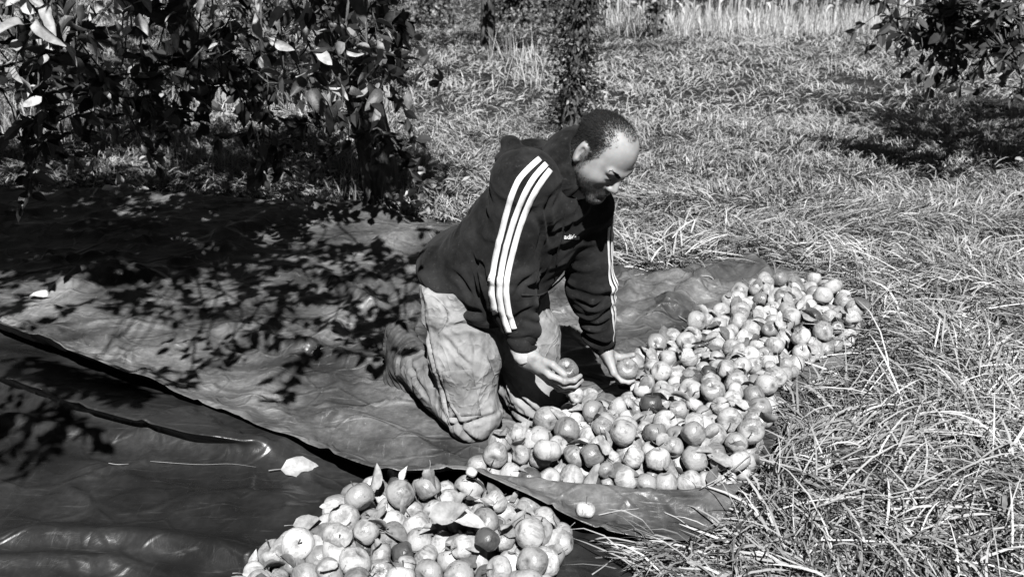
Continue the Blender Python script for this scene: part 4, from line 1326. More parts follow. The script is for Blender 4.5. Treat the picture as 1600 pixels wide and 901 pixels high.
def build_body(person):
    G = SDF((-.45, 2.42, .0), (.50, 3.30, 1.06), .0036)
    # head
    def E(c, r, k=.012, sub=False, R=None): G.ell(hl(*c), np.array(r) * HS, k, HR if R is None else R, sub)
    def C(a, b, ra, rb, k=.01, sub=False): G.cone(hl(*a), hl(*b), ra * HS, rb * HS, k, sub)
    E((0, -.018, .032), (.0755, .097, .084)); E((0, .022, .050), (.066, .062, .062), .03)
    E((0, .030, -.012), (.061, .062, .085), .03)
    for s in (-1, 1):
        C((s * .052, .005, -.055), (s * .018, .072, -.104), .024, .017, .03)
        E((s * .044, .062, -.022), (.022, .020, .018), .02)
        E((s * .062, .02, -.01), (.014, .04, .04), .02)
    E((0, .080, -.104), (.024, .017, .016), .02)
    for s in (-1, 1): E((s * .040, .046, -.052), (.022, .026, .032), .03)
    E((0, .078, -.102), (.024, .017, .016), .02); E((0, .070, -.068), (.034, .028, .032), .02)
    for s in (-1, 1):
        E((s * .031, .098, .000), (.021, .017, .014), .012, True)
    C((-.043, .080, .021), (-.010, .091, .016), .0105, .0105, .012); C((.043, .080, .021), (.010, .091, .016), .0105, .0105, .012)
    for s in (-1, 1):
        E((s * .031, .079, -.003), (.0155, .0125, .0115), .004)
        C((s * .046, .076, -.004), (s * .017, .085, -.006), .003, .003, .004)
    C((0, .087, .014), (0, .110, -.032), .0085, .0108, .010); E((0, .109, -.037), (.0115, .011, .0095), .006)
    for s in (-1, 1): E((s * .0125, .097, -.040), (.0080, .012, .0080), .006)
    for s in (-1, 1): E((s * .006, .104, -.048), (.0033, .006, .004), .003, True)
    E((0, .094, -.067), (.023, .0095, .0055), .006); E((0, .091, -.079), (.020, .011, .0068), .006)
    C((-.024, .086, -.083), (0, .101, -.0725), .0024, .0026, .003, True); C((.024, .086, -.083), (0, .101, -.0725), .0024, .0026, .003, True)
    C((-.016, .098, -.089), (.016, .098, -.089), .005, .005, .008, True)
    for s in (-1, 1):                                                                   # ears
        eR = HR @ np.array(Matrix.Rotation(s * -.38, 3, 'Z')) @ np.array(Matrix.Rotation(.15, 3, 'X'))
        G.ell(hl(s * .080, -.018, -.008), (.0095, .0195, .034), .006, eR)
        G.ell(hl(s * .089, -.010, -.004), (.009, .0105, .020), .005, eR, True)
        G.ell(hl(s * .081, -.013, -.034), (.007, .009, .010), .006, eR)
        G.ell(hl(s * .083, -.007, -.006), (.004, .004, .012), .004, eR)
    # neck, trunk and limbs inside the clothes
    G.cone(hl(0, -.035, -.045), NECK + np.array([0, 0, -.03]), .058, .064, .025)
    G.chain([NECK, NECK * .5 + PEL * .5, PEL], [.09, .10, .085], .04, squash=(L_, 1.3))
    G.cone(SH_R, SH_L, .055, .055, .03)
    for sh, el, wr in ((SH_R, EL_R, WR_R), (SH_L, EL_L, WR_L)): G.chain([sh, el, wr], [.05, .042, .029], .02)
    for hp, kn, an in ((HIP_R, KN_R, AN_R), (HIP_L, KN_L, AN_L)):
        G.cone(PEL, hp, .075, .07, .03); G.chain([hp, kn, an], [.066, .05, .038], .02)
        G.cone(an, an + np.array([-.01, .0, -.05]), .034, .026, .02)
    ptR = hand(G, WR_R, np.array(RH['d']), np.array(RH['n']), True, RH, 1.1)
    ptL = hand(G, WR_L, np.array(LH['d']), np.array(LH['n']), False, LH, 1.1)
    G.floor(.028)
    V, Q = G.nets(); V = relax(V, Q, 1, .4)
    N = normals(V, Q)
    Lc = (V - HEAD) @ HR / HS
    x, y, z = Lc.T; ax = np.abs(x)
    head = (np.abs(Lc).max(1) < .16) & (z > -.12)
    shade = .32 * (1 + .16 * fbm(V * 28, 61, 3))
    # beard shadow over jaw, chin and lip
    jaw = smoothstep(-.012, -.075, z + .010 * noise3(Lc * 45, 78)) * smoothstep(-.04, 0.0, y) * head
    lipz = np.exp(-((z + .056) / .0095) ** 2) * smoothstep(.042, .030, ax) * (y > .06)
    stub = np.clip(.86 * jaw * (.85 + .3 * fbm(V * 160, 5, 2)) + .75 * lipz * head, 0, .86)
    side = smoothstep(.055, .062, ax) * smoothstep(.03, .012, y) * smoothstep(-.012, .0, y + .004) * (z > -.06) * (z < .03) * head
    shade *= 1 - np.maximum(stub, .6 * side)
    lips = np.exp(-((z + .073) / .009) ** 2) * (ax < .024) * (y > .083) * head
    shade *= 1 - .35 * lips
    # scalp under the cropped hair
    front = np.where(ax > .052, .030, .050 - .034 * np.exp(-((ax - .036) / .015) ** 2)) - .10 * np.maximum(0, z - .10)       # receding corners
    mask = smoothstep(.024, -.026, y - front + .008 * noise3(Lc * 60, 77)) * smoothstep(-.05, -.03, z - np.where(y > -.005, np.maximum(0, (y + .005)) * 1.6, -.02 + .25 * y))
    ear = (ax > .0765) & (z < .03) & (y > -.04) & (y < .01)
    mask = mask * head * (1 - ear)
    thin = 1 - .62 * smoothstep(.055, .10, z) * smoothstep(-.06, .03, y)
    thin = thin * (1 - .45 * smoothstep(.035, -.01, z))
    shade = shade * (1 - .92 * mask * thin)
    soil = np.minimum(np.linalg.norm(V - WR_R, axis=1), np.linalg.norm(V - WR_L, axis=1)) < .24
    shade = shade * np.where(soil, 1 - .38 * smoothstep(-.1, .5, fbm(V * 45, 71, 3)), 1)
    me = mesh_np('body', V, Q, attrs={'shade': shade}, mat=M['skin'])
    obj('body', me, person)
    # cropped hair, strand by strand
    r = np.random.default_rng(3)
    w = mask * thin
    cand = np.where(w > .12)[0]
    pick = r.choice(cand, 17000, p=w[cand] / w[cand].sum())
    p0 = V[pick] + r.normal(0, .0012, (len(pick), 3)); nn = N[pick]
    back = -H_FW * .6 - H_UP * .25
    d = nn * .45 + (back - nn * (nn @ back)[:, None]) * .9 + r.normal(0, .22, nn.shape); d /= np.linalg.norm(d, axis=1)[:, None]
    ln = r.uniform(.006, .012, len(pick))[:, None]
    sd = np.cross(d, nn); sd /= np.linalg.norm(sd, axis=1)[:, None] + 1e-9
    A = p0 - nn * .001
    tri = np.stack([A - sd * .00055, A + sd * .00055, A + d * ln], 1)
    # short beard over jaw, chin and upper lip
    bw = np.clip(jaw * smoothstep(-.035, -.05, z - .012 * (ax > .04)) + 1.2 * lipz * head, 0, 1) * (1 - np.clip(lips * 2, 0, 1)) * (ear == 0)
    bw = np.maximum(bw, (smoothstep(.050, .058, ax) * smoothstep(.032, .018, y) * smoothstep(-.012, .0, y) * (z > -.06) * (z < .03) * head))
    bc = np.where(bw > .15)[0]; bi = r.choice(bc, 1900, p=bw[bc] / bw[bc].sum())
    q0 = V[bi] + r.normal(0, .001, (len(bi), 3)); bn = N[bi]; dn = bn * .5 + (-H_UP * .8 + H_FW * .2) + r.normal(0, .25, bn.shape); dn /= np.linalg.norm(dn, axis=1)[:, None]
    sb = np.cross(dn, bn); sb /= np.linalg.norm(sb, axis=1)[:, None] + 1e-9
    tri4 = np.stack([q0 - sb * .0005, q0 + sb * .0005, q0 + dn * r.uniform(.003, .006, len(bi))[:, None]], 1)
    # brows and lashes
    bt = r.uniform(0, 1, 900); s = r.choice([-1, 1], 900)
    bx = .012 + .036 * bt; by = .1025 - .020 * bt ** 1.6; bz = .0135 + .0115 * np.sin(bt * 2.1) + r.normal(0, .0022, 900)
    bp = HEAD + np.stack([s * bx, by, bz], -1) @ HR.T * HS
    bd = np.stack([s * 1.0, -.3 + 0 * bx, .25 + r.normal(0, .25, 900)], -1) @ HR.T
    bs = np.stack([bx * 0, bx * 0 + .3, bx * 0 + 1], -1) @ HR.T
    tri2 = np.stack([bp - bs * .0009, bp + bs * .0009, bp + unit([1, 0, 0])[0] * bd * .009], 1)
    lt = r.uniform(0, 1, 300); s = r.choice([-1, 1], 300)
    lp = HEAD + np.stack([s * (.019 + .025 * lt), .0915 - .010 * (2 * lt - 1) ** 2 - .006 * lt, -.0065 + r.normal(0, .0006, 300)], -1) @ HR.T * HS
    ld = np.stack([lt * 0, lt * 0 + .9, lt * 0 - .4], -1) @ HR.T; ls = np.stack([lt * 0 + 1, lt * 0, lt * 0], -1) @ HR.T
    tri3 = np.stack([lp - ls * .0006, lp + ls * .0006, lp + ld * .006], 1)
    T = np.concatenate([tri, tri2, tri3, tri4]).reshape(-1, 3)
    obj('hair', mesh_np('hair', T, None, np.arange(len(T)).reshape(-1, 3), smooth=False, mat=M['hair']), person)
    return ptR, ptL

def torso_frame(t):
    c = PEL * (1 - t) + ((SH_R + SH_L) / 2) * t
    lat = unit((HIP_L - HIP_R) * (1 - t) + unit(SH_L - SH_R) * t * .2)
    up = unit((SH_R + SH_L) / 2 - PEL)
    lat = unit(lat - up * (lat @ up)); fw = np.cross(up, lat) * -1
    return c, np.stack([lat, fw, up], -1)

def grooves(V, Q, N, specs):
    """folds pressed into the cloth: a narrow furrow with a soft welt beside it"""
    b = BVHTree.FromPolygons([tuple(v) for v in V], [tuple(int(i) for i in q) for q in Q])
    out = np.zeros(len(V))
    for px, dep, wid in specs:
        P = []
        for u, v in resample(np.array(px, float), 40):
            h = b.ray_cast(Vector(EYE), Vector(unit(ray(u, v))))
            if h[0] is not None: P.append(h[0])
        if len(P) < 4: continue
        P = np.array(P); lo = P.min(0) - .05; hi = P.max(0) + .05
        m = np.where(((V > lo) & (V < hi)).all(1))[0]
        D = np.sqrt(((V[m][:, None] - P[None]) ** 2).sum(-1)); k = D.argmin(1); d = D[np.arange(len(m)), k]
        tp = np.sin(np.pi * np.clip((k + 1.5) / (len(P) + 2), 0, 1)) ** .6
        out[m] += tp * (-dep * np.exp(-(d / wid) ** 2) + .45 * dep * np.exp(-((d - 2.3 * wid) / (1.3 * wid)) ** 2))
    return out

def build_hoodie(person):
    G = SDF((-.42, 2.40, .12), (.52, 3.25, 1.03), .005)
    for t, r, off in ((-.02, (.178, .146, .115), (0, -.04, .0)), (.08, (.178, .146, .12), (0, -.03, .0)), (.22, (.175, .142, .13), (0, .0, 0)), (.42, (.175, .142, .14), (0, .0, .0)), (.62, (.182, .135, .14), (0, -.01, 0)), (.82, (.178, .118, .12), (0, -.015, 0))):
        c, R = torso_frame(t)
        G.ell(c + R @ np.array(off), r, .05, R)
    G.cone(SH_R, SH_L, .080, .074, .045)
    c1, R1 = torso_frame(1.0)
    G.cone(c1 + R1 @ np.array([0, -.02, -.02]), NECK + np.array([0, 0, .015]), .095, .078, .05)
    # pouch sag of the loose front
    cb, Rb = torso_frame(.22)
    G.ell(cb + Rb @ np.array([-.02, .12, -.03]), (.12, .06, .09), .05, Rb)
    dR = unit(WR_R - EL_R); dL = unit(WR_L - EL_L)
    G.chain([SH_R, EL_R, WR_R - dR * .085], [.084, .073, .054], .045)
    G.cone(WR_R - dR * .095, WR_R - dR * .055, .047, .043, .008)
    G.chain([SH_L, EL_L, WR_L - dL * .05], [.080, .068, .052], .04)
    G.cone(WR_L - dL * .06, WR_L - dL * .012, .046, .041, .008)
    # hem band
    c0, R0 = torso_frame(.0)
    # neck opening
    G.cone(NECK + np.array([0, 0, .02]), hl(0, -.02, -.09), .066, .075, .01, sub=True)
    # cut below the hem line
    hem_n = unit(R0[:, 2] * .22 + np.array([0, 0, 1.0])); hem_p = PEL + np.array([0, 0, -.055])
    X = [G.lo[i] + np.arange(G.n[i]) * G.h for i in range(3)]
    pl = ((X[0] - hem_p[0]) * hem_n[0])[:, None, None] + ((X[1] - hem_p[1]) * hem_n[1])[None, :, None] + ((X[2] - hem_p[2]) * hem_n[2])[None, None, :]
    def arm_d(sh, el, wr):
        P = np.stack(np.meshgrid(*X, indexing='ij'), -1).reshape(-1, 3).astype(np.float32)
        out = np.minimum(seg_coord(P, sh, el)[1], seg_coord(P, el, wr)[1]); return out.reshape(G.n)
    # arms are not cut by the hem plane
    arm = np.minimum(arm_d(SH_R, EL_R, WR_R), arm_d(SH_L, EL_L, WR_L))
    G.f = np.where(arm < .080, G.f, np.maximum(G.f, -pl.astype(np.float32)))
    V, Q = G.nets(); V = relax(V, Q, 3, .5); N = normals(V, Q)
    disp = np.zeros(len(V))
    arm_m = np.zeros(len(V))
    for sh, el, wr, sd in ((SH_R, EL_R, WR_R, 3), (SH_L, EL_L, WR_L, 13)):
        t1, d1 = seg_coord(V, sh, el); t2, d2 = seg_coord(V, el, wr)
        t = np.where(d1 < d2, np.clip(t1, 0, 1), 1 + np.clip(t2, 0, 1)); dm = np.minimum(d1, d2)
        m = smoothstep(.115, .088, dm) * smoothstep(.25, .6, t)
        arm_m = np.maximum(arm_m, m)
        ph = fbm(V * 9, sd, 2) * 3.2
        amp = .0035 + .0065 * np.exp(-((t - 1.05) / .3) ** 2) + .009 * np.exp(-((t - 1.75) / .16) ** 2)
        disp += m * amp * (np.sin(t * 17 + ph * 1.8) + .6 * np.sin(t * 31 + ph * 3)) * (.55 + .45 * noise3(V * 11, sd + 2))
    c, R = torso_frame(.4); Lc = (V - c) @ R
    body = 1 - arm_m
    st = np.stack([Lc[:, 0] * 3.0 + Lc[:, 2] * 3, Lc[:, 1] * 4, Lc[:, 2] * 9 - Lc[:, 0] * 5], -1)
    rid = 1 - np.abs(fbm(st, 23, 3)) * 1.6
    disp += body * .016 * (rid - .6)
    st2 = np.stack([Lc[:, 0] * 9, Lc[:, 1] * 8, Lc[:, 2] * 3.5], -1)
    low = smoothstep(-.02, -.16, Lc[:, 2])
    disp += body * low * .010 * (1 - np.abs(fbm(st2, 27, 2)) * 1.8)
    # gathered hem
    hd = (V - hem_p) @ hem_n
    disp += body * (-.014 * np.exp(-((hd - .06) / .012) ** 2) + .006 * np.exp(-((hd - .10) / .03) ** 2) + .0035 * np.sin(hd * 60) * (hd < .05)) * (hd < .2)
    # front zip: a shallow channel down the chest
    zc = np.exp(-(Lc[:, 0] / .006) ** 2) * (Lc[:, 1] > .02) * body
    disp -= .004 * zc
    disp += grooves(V, Q, N, [([(742, 405), (752, 450), (768, 500)], .012, .008), ([(690, 468), (725, 484), (752, 486)], .010, .008), ([(700, 420), (725, 440), (742, 470)], .008, .008),
        ([(838, 425), (815, 445), (800, 470)], .008, .007), ([(830, 330), (845, 360), (838, 400)], .009, .008), ([(860, 310), (852, 340), (862, 380)], .009, .008), ([(700, 360), (720, 350), (745, 320)], .006, .010),
        ([(830, 480), (812, 490), (800, 505)], .010, .007), ([(900, 470), (925, 480), (945, 470)], .010, .007), ([(905, 505), (930, 510), (955, 500)], .010, .007), ([(820, 500), (845, 505), (850, 480)], .009, .007)])
    V = V + N * disp[:, None]; V = relax(V, Q, 1, .35)
    me = mesh_np('hoodie', V, Q, mat=M['fleece']); hd_o = obj('hoodie', me, person)
    bvh = BVHTree.FromPolygons([tuple(v) for v in V], [tuple(int(i) for i in q) for q in Q])
    # ribbed cuffs
    for wr, dd, r0 in ((WR_R - dR * .042, dR, .0425), (WR_L, dL, .0415)):
        th = np.linspace(0, 2 * math.pi, 60, endpoint=False)
        a = unit(np.cross(dd, [0, .3, 1])); b = np.cross(dd, a)
        rings = []
        for k, (s, rr) in enumerate(((-.062, r0 + .003), (-.058, r0 + .006), (-.030, r0 + .003), (-.006, r0 - .001), (-.004, r0 - .006))):
            rib = 1 + .025 * (np.arange(60) % 2)
            rings.append(wr + dd * s + (np.cos(th)[:, None] * a + np.sin(th)[:, None] * b) * (rr * rib)[:, None])
        Vc = np.concatenate(rings); i, j = np.meshgrid(np.arange(4), np.arange(60), indexing='ij')
        q = np.stack([i * 60 + j, i * 60 + (j + 1) % 60, (i + 1) * 60 + (j + 1) % 60, (i + 1) * 60 + j], -1).reshape(-1, 4)
        obj('cuff', mesh_np('cuff', Vc, q, mat=M['fleece']), hd_o)
    # hood lying on the back and round the neck
    H = SDF((-.10, 2.50, .68), (.32, 3.02, 1.02), .0045)
    ax = unit(hl(0, -.03, -.06) - NECK)
    bk = -F_
    nk = NECK * .40 + hl(0, -.040, -.07) * .60; lt = unit(L_ + unit(SH_L - SH_R) * .4); lt = unit(lt - ax * (lt @ ax)); bk = unit(np.cross(ax, lt)); bk = bk if bk @ F_ < 0 else -bk
    pts = []
    for a in np.linspace(-2.55, 2.55, 16):                 # roll from one side of the throat behind the neck to the other
        r_ = .076
        back = bk * math.cos(a) + lt * math.sin(a)
        hgt = .022 * math.cos(a)
        pts.append(nk + back * r_ + ax * hgt)
    for i in range(len(pts) - 1):
        H.cone(pts[i], pts[i + 1], .019, .019, .012, squash=(ax, 2.6))
    hb = np.array([.046, 2.842, .868])
    upb = torso_frame(.9)[1]
    H.ell(hb, (.115, .042, .070), .03, np.stack([lt, unit(bk * .8 + np.array([0, 0, .6])), unit(np.cross(lt, unit(bk * .8 + np.array([0, 0, .6]))))], -1))
    H.cone(hb + lt * .07 + np.array([0, 0, .025]), hb - lt * .08 + np.array([0, 0, .030]), .020, .022, .02)
    H.cone(hb - lt * .085 + F_ * .03 + np.array([0, 0, .03]), hb - lt * .09 + F_ * .10 - np.array([0, 0, .02]), .022, .018, .02)
    H.ell(hb + np.array([0, 0, .058]) + F_ * .03, (.06, .03, .028), .015, sub=True)
    Vh, Qh = H.nets(); Vh = relax(Vh, Qh, 2, .5); Nh = normals(Vh, Qh)
    st = np.stack([(Vh @ lt) * 10, (Vh @ bk) * 22, Vh[:, 2] * 22], -1)
    Vh = Vh + Nh * (.006 * (1 - np.abs(fbm(st, 33, 2)) * 1.9))[:, None]
    obj('hood', mesh_np('hood', relax(Vh, Qh, 1, .4), Qh, mat=M['fleece']), hd_o)
    # three tapes down each sleeve
    def on_cloth(o, d, off=.0035):
        h = bvh.ray_cast(Vector(o), Vector(d))
        if h[0] is None: return None
        nrm = np.array(h[1]); 
        if nrm @ np.array(d) > 0: nrm = -nrm
        return np.array(h[0]) + nrm * off
    def tape(rows):
        rows = [r for r in rows if all(p is not None for p in r)]
        Vt = np.array(rows); n, k = Vt.shape[:2]
        for _ in range(8):
            Vt[1:-1] = Vt[1:-1] * .5 + (Vt[2:] + Vt[:-2]) * .25
        for a_ in range(n):
            for b_ in range(k):
                hh = bvh.find_nearest(Vector(Vt[a_, b_]))
                s_ = (Vt[a_, b_] - np.array(hh[0])) @ np.array(hh[1])
                if s_ < .003: Vt[a_, b_] += np.array(hh[1]) * (.003 - s_)
        i, j = np.meshgrid(np.arange(n - 1), np.arange(k - 1), indexing='ij')
        q = np.stack([i * k + j, (i + 1) * k + j, (i + 1) * k + j + 1, i * k + j + 1], -1).reshape(-1, 4)
        o = obj('stripe', mesh_np('stripe', Vt.reshape(-1, 3), q, mat=M['white']), hd_o)
        sd = o.modifiers.new('thick', 'SOLIDIFY'); sd.thickness = .0025; sd.offset = 0
    lines = [[(843, 249), (824, 266), (809, 284), (797, 315), (787, 355), (778, 390), (772, 420), (769, 448), (771, 470), (776, 490)],
             [(853, 257), (836, 275), (822, 297), (810, 325), (799, 358), (790, 392), (784, 422), (781, 452), (783, 476), (789, 500), (796, 519)],
             [(859, 266), (845, 284), (832, 305), (821, 330), (811, 358), (802, 392), (795, 420), (791, 448), (793, 474), (798, 496), (804, 513)]]
    for ln in lines:
        c = resample(np.array(ln, float), 60); tg = np.gradient(c, axis=0); tg /= np.linalg.norm(tg, axis=1)[:, None]; nr = np.stack([-tg[:, 1], tg[:, 0]], -1)
        rows = []
        for i in range(60):
            w = 4.3
            rows.append([on_cloth(EYE, unit(ray(*(c[i] + nr[i] * w * f)))) for f in (-1, 0, 1)])
        tape(rows)
    # the other sleeve: on its outer side, towards his left
    for ph in (-.30, .0, .30):
        rows = []
        for t in np.linspace(.12, 1.93, 50):
            a = SH_L * (1 - t) + EL_L * t if t < 1 else EL_L * (2 - t) + WR_L * (t - 1)
            dd = unit(EL_L - SH_L) if t < 1 else unit(WR_L - EL_L)
            o = unit(np.array([.93, -.35, .1])); o = unit(o - dd * (o @ dd)); s = np.cross(dd, o)
            row = []
            for f in (-1, 0, 1):
                an = ph + f * .075
                v = o * math.cos(an) + s * math.sin(an)
                row.append(on_cloth(a + v * .16, -v))
            rows.append(row)
        tape(rows)
    # chest wordmark
    cu = bpy.data.curves.new('wordmark', 'FONT'); cu.body = 'adidas'; cu.size = .019; cu.offset = .0006; cu.resolution_u = 3
    tmp = bpy.data.objects.new('tmp_text', cu); COL.objects.link(tmp)
    dg = bpy.context.evaluated_depsgraph_get(); tm = bpy.data.meshes.new_from_object(tmp.evaluated_get(dg))
    bpy.data.objects.remove(tmp)
    co = np.array([v.co for v in tm.vertices]); pol = [tuple(p.vertices) for p in tm.polygons]
    wmid = co[:, 0].max() / 2
    p0 = on_cloth(EYE, unit(ray(892, 369)))
    rt = unit(np.array([.92, .30, -.12])); 
    Vw = []
    upv = unit(np.array([.05, .1, 1.0]))
    for x_, y_, _ in co:
        tgt = p0 + rt * (x_ - wmid) + upv * (y_ - .006)
        dd = unit(tgt - EYE); h = on_cloth(tgt - dd * .12, dd, .0018)
        Vw.append(h if h is not None else tgt)
    mw = bpy.data.meshes.new('wordmark'); mw.from_pydata([tuple(v) for v in Vw], [], pol); mw.materials.append(M['white']); obj('wordmark', mw, hd_o)
    bpy.data.meshes.remove(tm)
    # drawstrings and pouch-pocket welt
    def cord(name, px, r0, mat, off=.003):
        P = [on_cloth(EYE, unit(ray(u, v)), off) for u, v in resample(np.array(px, float), 24)]
        P = np.array([p for p in P if p is not None]);
        if len(P) < 3: return
        for _ in range(2): P[1:-1] = P[1:-1] * .5 + (P[2:] + P[:-2]) * .25
        V_, q_, t_ = tube_np(P, r0, 6); obj(name, mesh_np(name, V_, q_, t_, mat=M[mat]), hd_o)
    cord('drawstring', [(884, 318), (880, 350), (872, 385), (868, 415)], .0028, 'fleece', .004)
    cord('pocket_welt', [(815, 460), (840, 461), (862, 458), (880, 440), (893, 410)], .0028, 'fleece', .002)
    return bvh

def build_trousers(person):
    G = SDF((-.48, 2.48, .0), (.32, 3.36, .60), .0048)
    G.ell(PEL + np.array([0, 0, .0]), (.145, .115, .11), .05, np.stack([L_, F_, np.array([0, 0, 1.0])], -1))
    G.ell(PEL - F_ * .055 + np.array([0, 0, -.02]), (.14, .085, .09), .05, np.stack([L_, F_, np.array([0, 0, 1.0])], -1))
    for hp, kn, an in ((HIP_R, KN_R, AN_R), (HIP_L, KN_L, AN_L)):
        mid = (hp + kn) / 2 + F_ * .012
        G.chain([hp, mid, kn], [.104, .096, .079], .04)
        G.ell(kn + F_ * .008, (.076, .072, .075), .03)
        cal = kn * .55 + an * .45 + np.array([0, 0, .012])
        e = an + unit(kn - an) * .02
        G.chain([kn, cal, e], [.076, .077, .066], .03)
    G.floor(.022)
    Z = G.lo[2] + np.arange(G.n[2]) * G.h
    G.f = np.maximum(G.f, (Z - (PEL[2] + .03))[None, None, :].astype(np.float32))
    V, Q = G.nets(); V = relax(V, Q, 3, .5); N = normals(V, Q)
    disp = np.zeros(len(V)); shade = np.ones(len(V))
    for hp, kn, an, sd in ((HIP_R, KN_R, AN_R, 5), (HIP_L, KN_L, AN_L, 15)):
        t1, d1 = seg_coord(V, hp, kn); t2, d2 = seg_coord(V, kn, an)
        m = smoothstep(.16, .11, np.minimum(d1, d2))
        thigh = d1 < d2
        ph = fbm(V * 7, sd, 2) * 2.6
        lo = .007 * np.exp(-((t1 - .98) / .18) ** 2) + .006 * np.exp(-((t1 - .15) / .2) ** 2) + .002
        disp += m * thigh * lo * np.sin(t1 * 15 + ph * 2.2) * (.5 + .5 * noise3(V * 9, sd + 1))
        disp += m * (~thigh) * .007 * np.sin(t2 * 13 + ph * 2.4) * (.6 + .4 * noise3(V * 8, sd + 3))
        # long drag folds running down from the hip
        ax = unit(kn - hp); a = unit(np.cross(ax, [0, 1, 0.2])); b = np.cross(ax, a)
        ang = np.arctan2((V - hp) @ b, (V - hp) @ a)
        disp += m * thigh * .008 * (1 - np.abs(fbm(np.stack([ang * 1.6 + t1 * 1.5, t1 * 1.2, ang * 0], -1), sd + 7, 2)) * 2.2) * (1 - .6 * smoothstep(.5, .9, t1))
        cr = 1 - np.abs(fbm(np.stack([(V @ a) * 9, (V @ b) * 9, (V @ ax) * 16 + ang], -1), sd + 31, 2)) * 2.0
        disp += m * (.0034 * np.maximum(0, cr) ** 3 + .0009 * np.maximum(0, 1 - np.abs(fbm(V * 34, sd + 41, 2)) * 2.2) ** 3)
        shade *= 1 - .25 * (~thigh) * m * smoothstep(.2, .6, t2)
    disp += grooves(V, Q, N, [([(664, 470), (672, 520), (685, 580), (700, 630), (722, 670), (742, 686)], .016, .007), ([(700, 530), (718, 556), (736, 572)], .008, .006),
        ([(659, 500), (666, 550), (680, 600)], .010, .006), ([(640, 630), (665, 648), (700, 676)], .012, .007), ([(756, 548), (766, 566), (776, 590)], .009, .006), ([(702, 664), (735, 660), (776, 644)], .010, .006),
        ([(690, 514), (728, 507), (768, 515)], .012, .007), ([(795, 596), (812, 622), (842, 648)], .012, .007), ([(792, 632), (815, 650), (850, 664)], .012, .007), ([(690, 470), (697, 500), (684, 520)], .007, .004),
        ([(640, 560), (650, 590), (672, 620)], .010, .007), ([(735, 520), (742, 545), (738, 570)], .006, .006), ([(715, 600), (732, 612), (752, 606)], .006, .005), ([(705, 628), (725, 640), (760, 628)], .006, .005)])
    V = V + N * disp[:, None]; V[:, 2] = np.maximum(V[:, 2], .021); V = relax(V, Q, 1, .3)
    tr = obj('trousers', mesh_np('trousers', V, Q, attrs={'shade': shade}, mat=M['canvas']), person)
    bvh = BVHTree.FromPolygons([tuple(v) for v in V], [tuple(int(i) for i in q) for q in Q])
    def hit(u, v, off):
        h = bvh.ray_cast(Vector(EYE), Vector(unit(ray(u, v))))
        return None if h[0] is None else np.array(h[0]) + np.array(h[1]) * off
    def patch(name, corners, off, mat, n=14, m=12):
        A, B, C, D = [np.array(c, float) for c in corners]
        rows = []
        for i in range(n):
            s = i / (n - 1); row = []
            for j in range(m):
                t = j / (m - 1); u, v = (A * (1 - s) + B * s) * (1 - t) + (D * (1 - s) + C * s) * t
                h = hit(u, v, off); row.append(h)
            if all(x is not None for x in row): rows.append(row)
        if len(rows) < 3: return
        Vt = np.array(rows); n, m = Vt.shape[:2]
        Vt[1:-1] = Vt[1:-1] * .5 + (Vt[2:] + Vt[:-2]) * .25
        i, j = np.meshgrid(np.arange(n - 1), np.arange(m - 1), indexing='ij')
        q = np.stack([i * m + j, (i + 1) * m + j, (i + 1) * m + j + 1, i * m + j + 1], -1).reshape(-1, 4)
        o = obj(name, mesh_np(name, Vt.reshape(-1, 3), q, attrs={'shade': np.full(n * m, .84)}, mat=M[mat]), tr)
        s = o.modifiers.new('thick', 'SOLIDIFY'); s.thickness = .002; s.offset = 0
    patch('knee_patch', [(690, 580), (738, 576), (752, 648), (702, 652)], .0005, 'canvas')
    def seam(px, r0=.0022):
        P = [hit(u, v, .0012) for u, v in resample(np.array(px, float), 26)]
        P = np.array([p for p in P if p is not None])
        if len(P) < 3: return
        V_, q_, t_ = tube_np(P, r0, 5); obj('seam', mesh_np('seam', V_, q_, t_, attrs={'shade': np.full(len(V_), .8)}, mat=M['canvas']), tr)
    seam([(700, 486), (698, 502), (686, 520)], .0018)
    seam([(668, 480), (672, 520), (682, 570), (692, 630), (706, 670)], .0016)
    return tr

